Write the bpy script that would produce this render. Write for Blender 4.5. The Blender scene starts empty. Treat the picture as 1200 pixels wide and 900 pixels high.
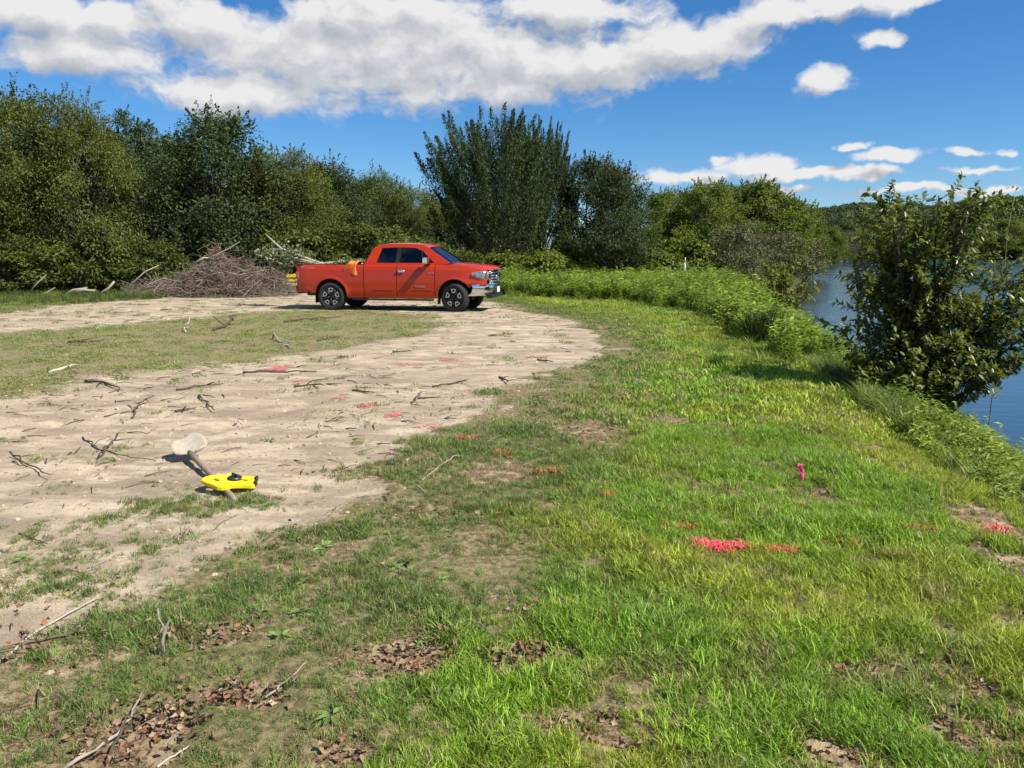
import bpy, bmesh, math, random
import numpy as np
from mathutils import Vector, Matrix

R = math.radians
scene = bpy.context.scene
col = scene.collection

# ------------------------------------------------------------------ camera
CAM_H = 1.6
PITCH = math.atan(152 / 900)
cam_d = bpy.data.cameras.new('camera')
cam_d.sensor_width = 36; cam_d.lens = 27.0
cam_d.clip_start = 0.05; cam_d.clip_end = 12000
cam = bpy.data.objects.new('camera', cam_d); col.objects.link(cam)
cam.location = (0, 0, CAM_H)
cam.rotation_euler = (math.pi / 2 - PITCH, 0, 0)
scene.camera = cam

# ------------------------------------------------------------------ sun, exposure
SUN_EL, SUN_AZ = R(48), R(116)           # azimuth clockwise from +Y
sun_dir = Vector((math.sin(SUN_AZ) * math.cos(SUN_EL), math.cos(SUN_AZ) * math.cos(SUN_EL), math.sin(SUN_EL)))
sun_d = bpy.data.lights.new('sun', 'SUN')
sun_d.energy = 5.0; sun_d.angle = R(0.5); sun_d.color = (1.0, 0.95, 0.87)
sun = bpy.data.objects.new('sun', sun_d); col.objects.link(sun)
sun.rotation_euler = sun_dir.to_track_quat('Z', 'Y').to_euler()
scene.view_settings.view_transform = 'Standard'
scene.view_settings.look = 'None'
scene.view_settings.exposure = 0.68
scene.view_settings.gamma = 1.0
scene.view_settings.use_curve_mapping = False
scene.render.engine = 'CYCLES'
cy = scene.cycles
cy.max_bounces = 7; cy.diffuse_bounces = 3; cy.glossy_bounces = 3; cy.transmission_bounces = 4
cy.transparent_max_bounces = 8; cy.caustics_reflective = False; cy.caustics_refractive = False
cy.sample_clamp_indirect = 6.0

# ------------------------------------------------------------------ world: sky with clouds
def pix_dir(u, v):
    x = (u - 600) / 900; yv = (450 - v) / 900
    c, s = math.cos(PITCH), math.sin(PITCH)
    return x, c + s * yv, -s + c * yv

def az_el(u, v):
    x, y, z = pix_dir(u, v)
    return math.atan2(x, y), math.atan2(z, math.hypot(x, y))

def make_world():
    w = bpy.data.worlds.new('World'); scene.world = w; w.use_nodes = True
    nt = w.node_tree; nt.nodes.clear()
    N, L = nt.nodes.new, nt.links.new
    sky = N('ShaderNodeTexSky'); sky.sky_type = 'NISHITA'; sky.sun_disc = False
    sky.sun_elevation = SUN_EL; sky.sun_rotation = SUN_AZ
    sky.air_density = 1.0; sky.dust_density = 0.0; sky.ozone_density = 10.0; sky.altitude = 0
    # the cloud field, a group evaluated at a point (azimuth, elevation)
    g = bpy.data.node_groups.new('cloud_field', 'ShaderNodeTree')
    g.interface.new_socket('P', in_out='INPUT', socket_type='NodeSocketVector')
    g.interface.new_socket('D', in_out='OUTPUT', socket_type='NodeSocketFloat')
    gn, gl = g.nodes.new, g.links.new
    gi = gn('NodeGroupInput'); go = gn('NodeGroupOutput')
    warp = gn('ShaderNodeTexNoise'); warp.inputs['Scale'].default_value = 9; warp.inputs['Detail'].default_value = 2
    gl(gi.outputs[0], warp.inputs['Vector'])
    wa = gn('ShaderNodeVectorMath'); wa.operation = 'MULTIPLY_ADD'
    gl(warp.outputs['Color'], wa.inputs[0]); wa.inputs[1].default_value = (0.05, 0.03, 0); gl(gi.outputs[0], wa.inputs[2])
    wb = gn('ShaderNodeVectorMath'); wb.operation = 'SUBTRACT'; gl(wa.outputs[0], wb.inputs[0]); wb.inputs[1].default_value = (0.025, 0.015, 0)
    warp2 = gn('ShaderNodeTexNoise'); warp2.inputs['Scale'].default_value = 38; warp2.inputs['Detail'].default_value = 3
    gl(gi.outputs[0], warp2.inputs['Vector'])
    wc = gn('ShaderNodeVectorMath'); wc.operation = 'MULTIPLY_ADD'; gl(warp2.outputs['Color'], wc.inputs[0]); wc.inputs[1].default_value = (0.036, 0.018, 0); gl(wb.outputs[0], wc.inputs[2])
    wd = gn('ShaderNodeVectorMath'); wd.operation = 'SUBTRACT'; gl(wc.outputs[0], wd.inputs[0]); wd.inputs[1].default_value = (0.018, 0.009, 0)
    P = wd.outputs[0]
    blobs = [(40, 10, 240, 34), (95, 62, 110, 30), (215, 20, 100, 42), (290, 112, 160, 30), (360, 70, 150, 64), (500, 62, 190, 70), (440, 20, 150, 45),
             (620, 78, 140, 46), (700, 70, 130, 40), (800, 48, 120, 30), (905, 22, 120, 22), (1010, 0, 110, 12), (610, 105, 60, 22),
             (970, 97, 42, 19), (1030, 47, 27, 11), (640, 10, 140, 30),
             (800, 208, 66, 9), (895, 195, 60, 13), (950, 206, 90, 8), (930, 225, 46, 6), (1048, 185, 40, 9), (1130, 181, 28, 5),
             (1003, 173, 16, 5), (1150, 201, 56, 5), (1170, 223, 76, 7), (1060, 224, 66, 5), (842, 188, 12, 5), (1010, 205, 56, 7), (1185, 180, 14, 5)]
    last = None
    for (u, v, ru, rv) in blobs:
        a, e = az_el(u, v)
        a1, _ = az_el(u + ru, v); _, e1 = az_el(u, v - rv)
        sx, sy = 1 / abs(a1 - a), 1 / abs(e1 - e)
        m = gn('ShaderNodeVectorMath'); m.operation = 'MULTIPLY_ADD'
        gl(P, m.inputs[0]); m.inputs[1].default_value = (sx, sy, 0); m.inputs[2].default_value = (-a * sx, -e * sy, 0)
        ln = gn('ShaderNodeVectorMath'); ln.operation = 'LENGTH'; gl(m.outputs[0], ln.inputs[0])
        if last is None: last = ln.outputs['Value']
        else:
            mn = gn('ShaderNodeMath'); mn.operation = 'SMOOTH_MIN'; mn.inputs[2].default_value = 0.25
            gl(last, mn.inputs[0]); gl(ln.outputs['Value'], mn.inputs[1]); last = mn.outputs[0]
    inv = gn('ShaderNodeMath'); inv.operation = 'SUBTRACT'; inv.inputs[0].default_value = 1.0; gl(last, inv.inputs[1])
    cl = gn('ShaderNodeMath'); cl.operation = 'MAXIMUM'; gl(inv.outputs[0], cl.inputs[0]); cl.inputs[1].default_value = -0.7
    # the rest of the sky carries the same broken cumulus
    far = gn('ShaderNodeTexNoise'); far.inputs['Scale'].default_value = 2.6; far.inputs['Detail'].default_value = 3
    sep = gn('ShaderNodeSeparateXYZ'); gl(gi.outputs[0], sep.inputs[0])
    gl(gi.outputs[0], far.inputs['Vector'])
    fm = gn('ShaderNodeMath'); fm.operation = 'MULTIPLY_ADD'; gl(far.outputs['Fac'], fm.inputs[0]); fm.inputs[1].default_value = 4.0; fm.inputs[2].default_value = -2.15
    ab = gn('ShaderNodeMath'); ab.operation = 'ABSOLUTE'; gl(sep.outputs['X'], ab.inputs[0])
    r1 = gn('ShaderNodeMapRange'); gl(ab.outputs[0], r1.inputs[0]); r1.inputs[1].default_value = 0.62; r1.inputs[2].default_value = 0.95
    r2 = gn('ShaderNodeMapRange'); gl(sep.outputs['Y'], r2.inputs[0]); r2.inputs[1].default_value = 0.31; r2.inputs[2].default_value = 0.5
    mx = gn('ShaderNodeMath'); mx.operation = 'MAXIMUM'; gl(r1.outputs[0], mx.inputs[0]); gl(r2.outputs[0], mx.inputs[1])
    mixf = gn('ShaderNodeMix'); mixf.data_type = 'FLOAT'; gl(mx.outputs[0], mixf.inputs[0]); gl(cl.outputs[0], mixf.inputs[2]); gl(fm.outputs[0], mixf.inputs[3])
    # billows
    st = gn('ShaderNodeVectorMath'); st.operation = 'MULTIPLY'; gl(P, st.inputs[0]); st.inputs[1].default_value = (1, 1.5, 1)
    n1 = gn('ShaderNodeTexNoise'); n1.inputs['Scale'].default_value = 13; n1.inputs['Detail'].default_value = 7; n1.inputs['Roughness'].default_value = 0.52
    gl(st.outputs[0], n1.inputs['Vector'])
    n2 = gn('ShaderNodeTexNoise'); n2.inputs['Scale'].default_value = 40; n2.inputs['Detail'].default_value = 6; n2.inputs['Roughness'].default_value = 0.6
    gl(st.outputs[0], n2.inputs['Vector'])
    b1 = gn('ShaderNodeMath'); b1.operation = 'MULTIPLY_ADD'; gl(n1.outputs['Fac'], b1.inputs[0]); b1.inputs[1].default_value = 2.3; b1.inputs[2].default_value = -1.15
    b2 = gn('ShaderNodeMath'); b2.operation = 'MULTIPLY_ADD'; gl(n2.outputs['Fac'], b2.inputs[0]); b2.inputs[1].default_value = 0.85; b2.inputs[2].default_value = -0.425
    s1 = gn('ShaderNodeMath'); gl(b1.outputs[0], s1.inputs[0]); gl(b2.outputs[0], s1.inputs[1])
    s2 = gn('ShaderNodeMath'); gl(mixf.outputs[0], s2.inputs[0]); gl(s1.outputs[0], s2.inputs[1])
    gl(s2.outputs[0], go.inputs[0])
    tc = N('ShaderNodeTexCoord'); sp = N('ShaderNodeSeparateXYZ'); L(tc.outputs['Generated'], sp.inputs[0])
    at = N('ShaderNodeMath'); at.operation = 'ARCTAN2'; L(sp.outputs['X'], at.inputs[0]); L(sp.outputs['Y'], at.inputs[1])
    asn = N('ShaderNodeMath'); asn.operation = 'ARCSINE'; L(sp.outputs['Z'], asn.inputs[0])
    cb = N('ShaderNodeCombineXYZ'); L(at.outputs[0], cb.inputs['X']); L(asn.outputs[0], cb.inputs['Y'])
    ga = N('ShaderNodeGroup'); ga.node_tree = g; L(cb.outputs[0], ga.inputs[0])
    off = N('ShaderNodeVectorMath'); off.operation = 'ADD'; L(cb.outputs[0], off.inputs[0]); off.inputs[1].default_value = (0.012, 0.022, 0)
    gb = N('ShaderNodeGroup'); gb.node_tree = g; L(off.outputs[0], gb.inputs[0])
    al = N('ShaderNodeMapRange'); al.interpolation_type = 'SMOOTHSTEP'; L(ga.outputs[0], al.inputs[0]); al.inputs[1].default_value = -0.20; al.inputs[2].default_value = 0.50
    al.inputs[4].default_value = 0.97
    up = N('ShaderNodeMapRange'); L(sp.outputs['Z'], up.inputs[0]); up.inputs[1].default_value = 0.0; up.inputs[2].default_value = 0.03
    am = N('ShaderNodeMath'); am.operation = 'MULTIPLY'; L(al.outputs[0], am.inputs[0]); L(up.outputs[0], am.inputs[1])
    df = N('ShaderNodeMath'); df.operation = 'SUBTRACT'; L(ga.outputs[0], df.inputs[0]); L(gb.outputs[0], df.inputs[1])  # sunward cloud sides painted lighter, far sides greyer, from the field difference
    th = N('ShaderNodeMapRange'); L(ga.outputs[0], th.inputs[0]); th.inputs[1].default_value = 0.3; th.inputs[2].default_value = 1.3; th.inputs[3].default_value = 0.0; th.inputs[4].default_value = -0.32
    sh = N('ShaderNodeMath'); sh.operation = 'ADD'; L(df.outputs[0], sh.inputs[0]); L(th.outputs[0], sh.inputs[1])
    rp = N('ShaderNodeValToRGB'); e = rp.color_ramp.elements
    mr = N('ShaderNodeMapRange'); L(sh.outputs[0], mr.inputs[0]); mr.inputs[1].default_value = -0.75; mr.inputs[2].default_value = 0.35
    L(mr.outputs[0], rp.inputs[0])
    e[0].position = 0.0; e[0].color = (0.50, 0.52, 0.56, 1); e[1].position = 1.0; e[1].color = (0.96, 0.95, 0.94, 1)
    m_ = e.new(0.5); m_.color = (0.66, 0.68, 0.72, 1)
    bs = N('ShaderNodeBackground'); hs = N('ShaderNodeHueSaturation'); hs.inputs['Saturation'].default_value = 1.15; L(sky.outputs[0], hs.inputs['Color']); L(hs.outputs[0], bs.inputs[0]); bs.inputs[1].default_value = SKY
    bc = N('ShaderNodeBackground'); L(rp.outputs[0], bc.inputs[0]); bc.inputs[1].default_value = CLOUD
    mixs = N('ShaderNodeMixShader'); L(am.outputs[0], mixs.inputs[0]); L(bs.outputs[0], mixs.inputs[1]); L(bc.outputs[0], mixs.inputs[2])
    out = N('ShaderNodeOutputWorld'); L(mixs.outputs[0], out.inputs['Surface'])
SKY, CLOUD = 0.078, 0.56
make_world()

# ------------------------------------------------------------------ noise and terrain functions
def _hash(ix, iy, seed):
    h = (ix.astype(np.int64) * 374761393 + iy.astype(np.int64) * 668265263 + seed * 1442695041) & 0xffffffff
    h = ((h ^ (h >> 13)) * 1274126177) & 0xffffffff
    h = h ^ (h >> 16)
    return (h & 0xffff) / 65535.0

def vnoise(x, y, seed=0):
    x = np.asarray(x, float); y = np.asarray(y, float)
    ix, iy = np.floor(x), np.floor(y); fx, fy = x - ix, y - iy
    fx = fx * fx * (3 - 2 * fx); fy = fy * fy * (3 - 2 * fy)
    a = _hash(ix, iy, seed); b = _hash(ix + 1, iy, seed); c = _hash(ix, iy + 1, seed); d = _hash(ix + 1, iy + 1, seed)
    return (a * (1 - fx) + b * fx) * (1 - fy) + (c * (1 - fx) + d * fx) * fy

def fbm(x, y, seed=0, octv=4):
    s, a, t = 0, 1.0, 0
    for i in range(octv):
        s = s + a * vnoise(np.asarray(x) * 2 ** i + 17.3 * i, np.asarray(y) * 2 ** i + 9.1 * i, seed + i); t += a; a *= 0.55
    return s / t

def sstep(a, b, x):
    t = np.clip((x - a) / (b - a), 0, 1); return t * t * (3 - 2 * t)

WATER_Z = -0.9
SHORE = np.array([(5.6, -40), (5.3, -5), (4.9, 2), (5.2, 6), (6.1, 9.7), (7.4, 16), (9.3, 24.5), (13, 38), (19.5, 53), (34, 90), (60, 150), (78, 190), (105, 260), (120, 420), (-200, 900), (-3000, 2500)], float)

def poly_dist(x, y, pts, closed):
    x = np.asarray(x, float); y = np.asarray(y, float)
    best = np.full(x.shape, 1e18); inside = np.zeros(x.shape, bool)
    n = len(pts)
    for i in range(n if closed else n - 1):
        ax, ay = pts[i]; bx, by = pts[(i + 1) % n]
        dx, dy = bx - ax, by - ay
        t = np.clip(((x - ax) * dx + (y - ay) * dy) / (dx * dx + dy * dy + 1e-12), 0, 1)
        d = (x - ax - t * dx) ** 2 + (y - ay - t * dy) ** 2
        best = np.minimum(best, d)
        if closed and dy != 0:
            c = ((ay > y) != (by > y)) & (x < (bx - ax) * (y - ay) / dy + ax)
            inside ^= c
    d = np.sqrt(best)
    return np.where(inside, -d, d) if closed else d

LAND = [tuple(p) for p in SHORE] + [(-6000, 2500), (-6000, -40)]
def shore_sd(x, y):                       # > 0 inland, metres from the water line
    return -poly_dist(x, y, LAND, True) + (fbm(np.asarray(x) * 0.8, np.asarray(y) * 0.8, 5) - 0.5) * 0.5

def spot0(u, v, z=0.0):                   # where a line of sight meets level z
    x, y, dz = pix_dir(u, v); t = (z - CAM_H) / dz
    return x * t, y * t

SAND = [spot0(u, v) for (u, v) in [(-700, 960), (-200, 850), (0, 775), (60, 735), (110, 705), (165, 685), (235, 662), (310, 628), (400, 602), (462, 560), (500, 520), (545, 492), (612, 466),
        (665, 440), (705, 413), (700, 392), (660, 374), (600, 362), (585, 354), (480, 348), (340, 343), (200, 348), (90, 357), (0, 368), (-300, 384), (-900, 410), (-1500, 640)]]
PATCH = [spot0(u, v) for (u, v) in [(-1200, 470), (-300, 500), (0, 466), (60, 458), (110, 440), (200, 432), (300, 424), (400, 406), (480, 392), (520, 381), (500, 368), (400, 363), (300, 366), (180, 377), (90, 385), (0, 392), (-300, 408), (-900, 440)]]
# bare or littered spots in the turf: (u, v, metres across x, metres across y, strength)
BARE = [(480, 770, .24, .17, 1.0), (610, 768, .24, .10, .9), (575, 556, .28, .30, 1.0), (697, 510, .42, .40, 1.0), (850, 575, .45, .25, .7), (930, 580, .30, .22, .8), (985, 636, .28, .14, .7),
        (1155, 605, .26, .42, 1.0), (1185, 660, .20, .34, 1.0), (1050, 535, .5, .35, .8), (975, 893, .22, .12, 1.2), (1120, 800, .10, .18, .9), (1090, 845, .14, .10, .8), (1195, 740, .16, .1, .8), (700, 850, .2, .1, .6),
        (160, 855, .20, .16, .9), (280, 812, .14, .08, .9), (400, 888, .12, .08, .9), (240, 745, .2, .12, .8), (20, 840, .2, .2, .7), (90, 770, .25, .12, .8), (30, 640, .2, .2, .3), (640, 845, .16, .10, .7), (745, 870, .12, .10, .6), (830, 800, .1, .12, .5),
        (500, 605, .26, .18, .6), (590, 690, .2, .2, .4), (890, 640, .3, .12, .5), (1130, 860, .14, .1, .9), (410, 640, .3, .2, .5), (930, 720, .18, .12, .5), (1020, 790, .16, .09, .7)]
BAREW = [(spot0(u, v), a, b, s) for (u, v, a, b, s) in BARE]

LUSH = [spot0(u, v) for (u, v) in [(330, 960), (400, 850), (500, 740), (580, 660), (640, 590), (685, 530), (725, 475), (742, 425), (755, 392), (700, 368), (600, 352), (560, 340)]] + [(-6, 60), (40, 60), (12, 20), (8, 0), (1, 0.5)]

def lush_sd(x, y): return -poly_dist(x, y, LUSH, True)   # > 0 in the thick turf

def sand_sd(x, y):                        # < 0 on bare sand
    w = (fbm(np.asarray(x) * 0.9, np.asarray(y) * 0.9, 21) - 0.5) * 1.6 + (fbm(np.asarray(x) * 4, np.asarray(y) * 4, 22, 3) - 0.5) * 0.8
    w = w * np.clip(np.asarray(y) / 7, 0.35, 1.0)
    return np.maximum(poly_dist(x, y, SAND, True), -poly_dist(x, y, PATCH, True)) + w

def in_patch(x, y): return poly_dist(x, y, PATCH, True) < 0

def bare(x, y):
    x = np.asarray(x, float); y = np.asarray(y, float)
    b = np.zeros(x.shape); n = (fbm(x * 5, y * 5, 31, 3) - 0.5) * 1.6
    for (c, a, d, s) in BAREW:
        q = np.sqrt(((x - c[0]) / a) ** 2 + ((y - c[1]) / d) ** 2) + n
        b = np.maximum(b, s * (1 - sstep(0.75, 1.3, q)))
    return np.clip(b, 0, 1)

def height(x, y):
    x = np.asarray(x, float); y = np.asarray(y, float)
    s = shore_sd(x, y)
    z = (fbm(x / 5, y / 5, 1) - 0.5) * 0.10 + (fbm(x * 1.6, y * 1.6, 2) - 0.5) * 0.035
    z = z * sstep(0, 6, np.hypot(x, y) + 2)
    z = z * (1 - np.exp(-(((x + 3.4) / 4.5) ** 2 + ((y - 22.6) / 3.0) ** 2) ** 2))
    bank = np.where(s > 0, -0.9 + 0.9 * sstep(0.0, 2.3, s) ** 0.8, -0.9 + 0.6 * np.maximum(s, -3))
    return z * sstep(0.3, 3, s) + bank

def hgt(x, y): return float(height(np.array([x]), np.array([y]))[0])

def spot(u, v):
    x, y = spot0(u, v)
    for _ in range(4):
        x, y = spot0(u, v, hgt(x, y))
    return Vector((x, y, hgt(x, y)))

def top_z(v, Y):
    return CAM_H + Y * math.tan(math.atan((450 - v) / 900) - PITCH)

def at_x(u, Y): return (u - 600) / 913 * Y

# ------------------------------------------------------------------ object helpers
def tag(o, label=None, cat=None, group=None, kind=None):
    if label: o['label'] = label
    if cat: o['category'] = cat
    if group: o['group'] = group
    if kind: o['kind'] = kind
    return o

def empty(name, loc=(0, 0, 0), rz=0.0):
    o = bpy.data.objects.new(name, None); col.objects.link(o)
    o.location = loc; o.rotation_euler = (0, 0, rz); o.empty_display_size = 0.2
    return o

def link(name, me, parent=None, mat=None, loc=None):
    o = bpy.data.objects.new(name, me); col.objects.link(o)
    if parent: o.parent = parent
    if mat is not None and len(me.materials) == 0: me.materials.append(mat)
    if loc is not None: o.location = loc
    return o

def big_mesh(name, verts, faces, smooth=False, **fattr):
    """verts (N,3), faces (M,k) of one size; fattr: per-face float arrays"""
    verts = np.ascontiguousarray(verts, np.float32).reshape(-1, 3); faces = np.ascontiguousarray(faces, np.int32)
    m, k = faces.shape
    me = bpy.data.meshes.new(name)
    me.vertices.add(len(verts)); me.vertices.foreach_set('co', verts.ravel())
    me.loops.add(m * k); me.loops.foreach_set('vertex_index', faces.ravel())
    me.polygons.add(m); me.polygons.foreach_set('loop_start', np.arange(0, m * k, k, dtype=np.int32))
    if smooth: me.polygons.foreach_set('use_smooth', np.ones(m, bool))
    me.update(calc_edges=True)
    for n, a in fattr.items():
        at = me.attributes.new(n, 'FLOAT', 'FACE'); at.data.foreach_set('value', np.ascontiguousarray(a, np.float32))
    return me

class MB:
    def __init__(s): s.v = []; s.f = []; s.sm = []
    def add(s, vs, fs, smooth=False):
        o = len(s.v); s.v += [tuple(v) for v in vs]; s.f += [tuple(i + o for i in f) for f in fs]; s.sm += [smooth] * len(fs)
    def box(s, c, d, rot=None):
        x, y, z = d[0] / 2, d[1] / 2, d[2] / 2
        vs = [Vector((a * x, b * y, e * z)) for a in (-1, 1) for b in (-1, 1) for e in (-1, 1)]
        if rot is not None: vs = [rot @ v for v in vs]
        s.add([v + Vector(c) for v in vs], [(0, 1, 3, 2), (4, 6, 7, 5), (0, 4, 5, 1), (2, 3, 7, 6), (0, 2, 6, 4), (1, 5, 7, 3)])
    def tube(s, pts, rad, n=6, cap=True):
        pts = [Vector(p) for p in pts]
        if not hasattr(rad, '__len__'): rad = [rad] * len(pts)
        vs = []
        up = Vector((0, 0, 1))
        for i, p in enumerate(pts):
            t = (pts[min(i + 1, len(pts) - 1)] - pts[max(i - 1, 0)])
            t = t.normalized() if t.length > 1e-9 else up
            a = t.cross(up if abs(t.z) < 0.9 else Vector((1, 0, 0))).normalized(); b = t.cross(a)
            for k in range(n):
                q = 2 * math.pi * k / n
                vs.append(p + (a * math.cos(q) + b * math.sin(q)) * rad[i])
        fs = [(i * n + k, i * n + (k + 1) % n, (i + 1) * n + (k + 1) % n, (i + 1) * n + k) for i in range(len(pts) - 1) for k in range(n)]
        if cap: fs += [tuple(range(n))[::-1], tuple(range((len(pts) - 1) * n, len(pts) * n))]
        s.add(vs, fs, True)
    def lathe(s, prof, n=32, axis='y', c=(0, 0, 0), smooth=True):
        vs = []
        for (r, h) in prof:
            for k in range(n):
                q = 2 * math.pi * k / n
                p = (r * math.cos(q), h, r * math.sin(q)) if axis == 'y' else (r * math.cos(q), r * math.sin(q), h)
                vs.append((p[0] + c[0], p[1] + c[1], p[2] + c[2]))
        m = len(prof)
        s.add(vs, [(i * n + k, i * n + (k + 1) % n, (i + 1) * n + (k + 1) % n, (i + 1) * n + k) for i in range(m - 1) for k in range(n)], smooth)
    def grid(s, P, smooth=True):            # P[i][j] points
        m, n = len(P), len(P[0])
        s.add([p for r in P for p in r], [(i * n + j, i * n + j + 1, (i + 1) * n + j + 1, (i + 1) * n + j) for i in range(m - 1) for j in range(n - 1)], smooth)
    def mesh(s, name, bevel=0.0):
        me = bpy.data.meshes.new(name); me.from_pydata(s.v, [], s.f); me.update()
        me.polygons.foreach_set('use_smooth', np.array(s.sm, bool))
        bm = bmesh.new(); bm.from_mesh(me)
        big = [f for f in bm.faces if len(f.verts) > 4]
        if big: bmesh.ops.triangulate(bm, faces=big)
        bmesh.ops.recalc_face_normals(bm, faces=bm.faces)
        if bevel > 0:
            es = [e for e in bm.edges if len(e.link_faces) == 2 and e.calc_face_angle(0) > 0.6]
            bmesh.ops.bevel(bm, geom=es, offset=bevel, segments=2, affect='EDGES', profile=0.6)
        bm.to_mesh(me); bm.free(); me.update()
        return me
    def build(s, name, mat, parent=None, loc=None, bevel=0.0):
        return link(name, s.mesh(name, bevel), parent, mat, loc)

# ------------------------------------------------------------------ materials
def new_mat(name):
    m = bpy.data.materials.new(name); m.use_nodes = True
    nt = m.node_tree
    for n in list(nt.nodes): nt.nodes.remove(n)
    out = nt.nodes.new('ShaderNodeOutputMaterial')
    return m, nt, nt.nodes.new, nt.links.new, out

def plain(name, c, rough=0.6, metal=0.0, var=0.12, scale=8.0, bump=0.0, bscale=40.0, coat=0.0, spec=0.5, detail=5):
    """principled with a mottled colour from object-space noise"""
    m, nt, N, L, out = new_mat(name)
    b = N('ShaderNodeBsdfPrincipled'); L(b.outputs[0], out.inputs[0])
    tc = N('ShaderNodeTexCoord'); no = N('ShaderNodeTexNoise'); no.inputs['Scale'].default_value = scale; no.inputs['Detail'].default_value = detail
    L(tc.outputs['Object'], no.inputs['Vector'])
    mx = N('ShaderNodeMix'); mx.data_type = 'RGBA'; L(no.outputs['Fac'], mx.inputs[0])
    mx.inputs[6].default_value = (*[x * (1 - var) for x in c], 1); mx.inputs[7].default_value = (*[min(1, x * (1 + var)) for x in c], 1)
    L(mx.outputs[2], b.inputs['Base Color'])
    b.inputs['Roughness'].default_value = rough; b.inputs['Metallic'].default_value = metal
    b.inputs['Specular IOR Level'].default_value = spec
    b.inputs['Coat Weight'].default_value = coat; b.inputs['Coat Roughness'].default_value = 0.05
    if bump:
        n2 = N('ShaderNodeTexNoise'); n2.inputs['Scale'].default_value = bscale; n2.inputs['Detail'].default_value = 6; L(tc.outputs['Object'], n2.inputs['Vector'])
        bp = N('ShaderNodeBump'); bp.inputs['Strength'].default_value = bump; bp.inputs['Distance'].default_value = 0.02
        L(n2.outputs['Fac'], bp.inputs['Height']); L(bp.outputs[0], b.inputs['Normal'])
    return m

def leaf_mat(name, dark, light, trans=0.35, rough=0.55, instanced=False, spec=0.3):
    """leaf: colour runs dark..light by the per-leaf 'tint'; light passes through"""
    m, nt, N, L, out = new_mat(name)
    a = N('ShaderNodeAttribute'); a.attribute_name = 'tint'
    a.attribute_type = 'INSTANCER' if instanced else 'GEOMETRY'
    mx = N('ShaderNodeMix'); mx.data_type = 'RGBA'
    mx.inputs[6].default_value = (*dark, 1); mx.inputs[7].default_value = (*light, 1); L(a.outputs['Fac'], mx.inputs[0])
    b = N('ShaderNodeBsdfPrincipled'); L(mx.outputs[2], b.inputs['Base Color']); b.inputs['Roughness'].default_value = rough
    b.inputs['Specular IOR Level'].default_value = spec
    t = N('ShaderNodeBsdfTranslucent')
    br = N('ShaderNodeMix'); br.data_type = 'RGBA'; br.blend_type = 'MULTIPLY'; br.inputs[0].default_value = 1; L(mx.outputs[2], br.inputs[6]); br.inputs[7].default_value = (1.25, 1.3, 0.55, 1)
    L(br.outputs[2], t.inputs['Color'])
    ms = N('ShaderNodeMixShader'); ms.inputs[0].default_value = trans; L(b.outputs[0], ms.inputs[1]); L(t.outputs[0], ms.inputs[2])
    L(ms.outputs[0], out.inputs[0])
    return m

def vec_tint_mat(name, trans=0.3, rough=0.5, spec=0.35):
    """instanced blades: colour straight from the per-clump 'hue' attribute, small variation per blade"""
    m, nt, N, L, out = new_mat(name)
    a = N('ShaderNodeAttribute'); a.attribute_name = 'hue'; a.attribute_type = 'INSTANCER'
    v = N('ShaderNodeAttribute'); v.attribute_name = 'tint'; v.attribute_type = 'GEOMETRY'
    mr = N('ShaderNodeMapRange'); L(v.outputs['Fac'], mr.inputs[0]); mr.inputs[3].default_value = 0.62; mr.inputs[4].default_value = 1.4
    mx = N('ShaderNodeVectorMath'); mx.operation = 'SCALE'; L(a.outputs['Vector'], mx.inputs[0]); L(mr.outputs[0], mx.inputs['Scale'])
    b = N('ShaderNodeBsdfPrincipled'); L(mx.outputs[0], b.inputs['Base Color']); b.inputs['Roughness'].default_value = rough; b.inputs['Specular IOR Level'].default_value = spec
    t = N('ShaderNodeBsdfTranslucent'); L(mx.outputs[0], t.inputs['Color'])
    ms = N('ShaderNodeMixShader'); ms.inputs[0].default_value = trans; L(b.outputs[0], ms.inputs[1]); L(t.outputs[0], ms.inputs[2])
    L(ms.outputs[0], out.inputs[0])
    return m
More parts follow.
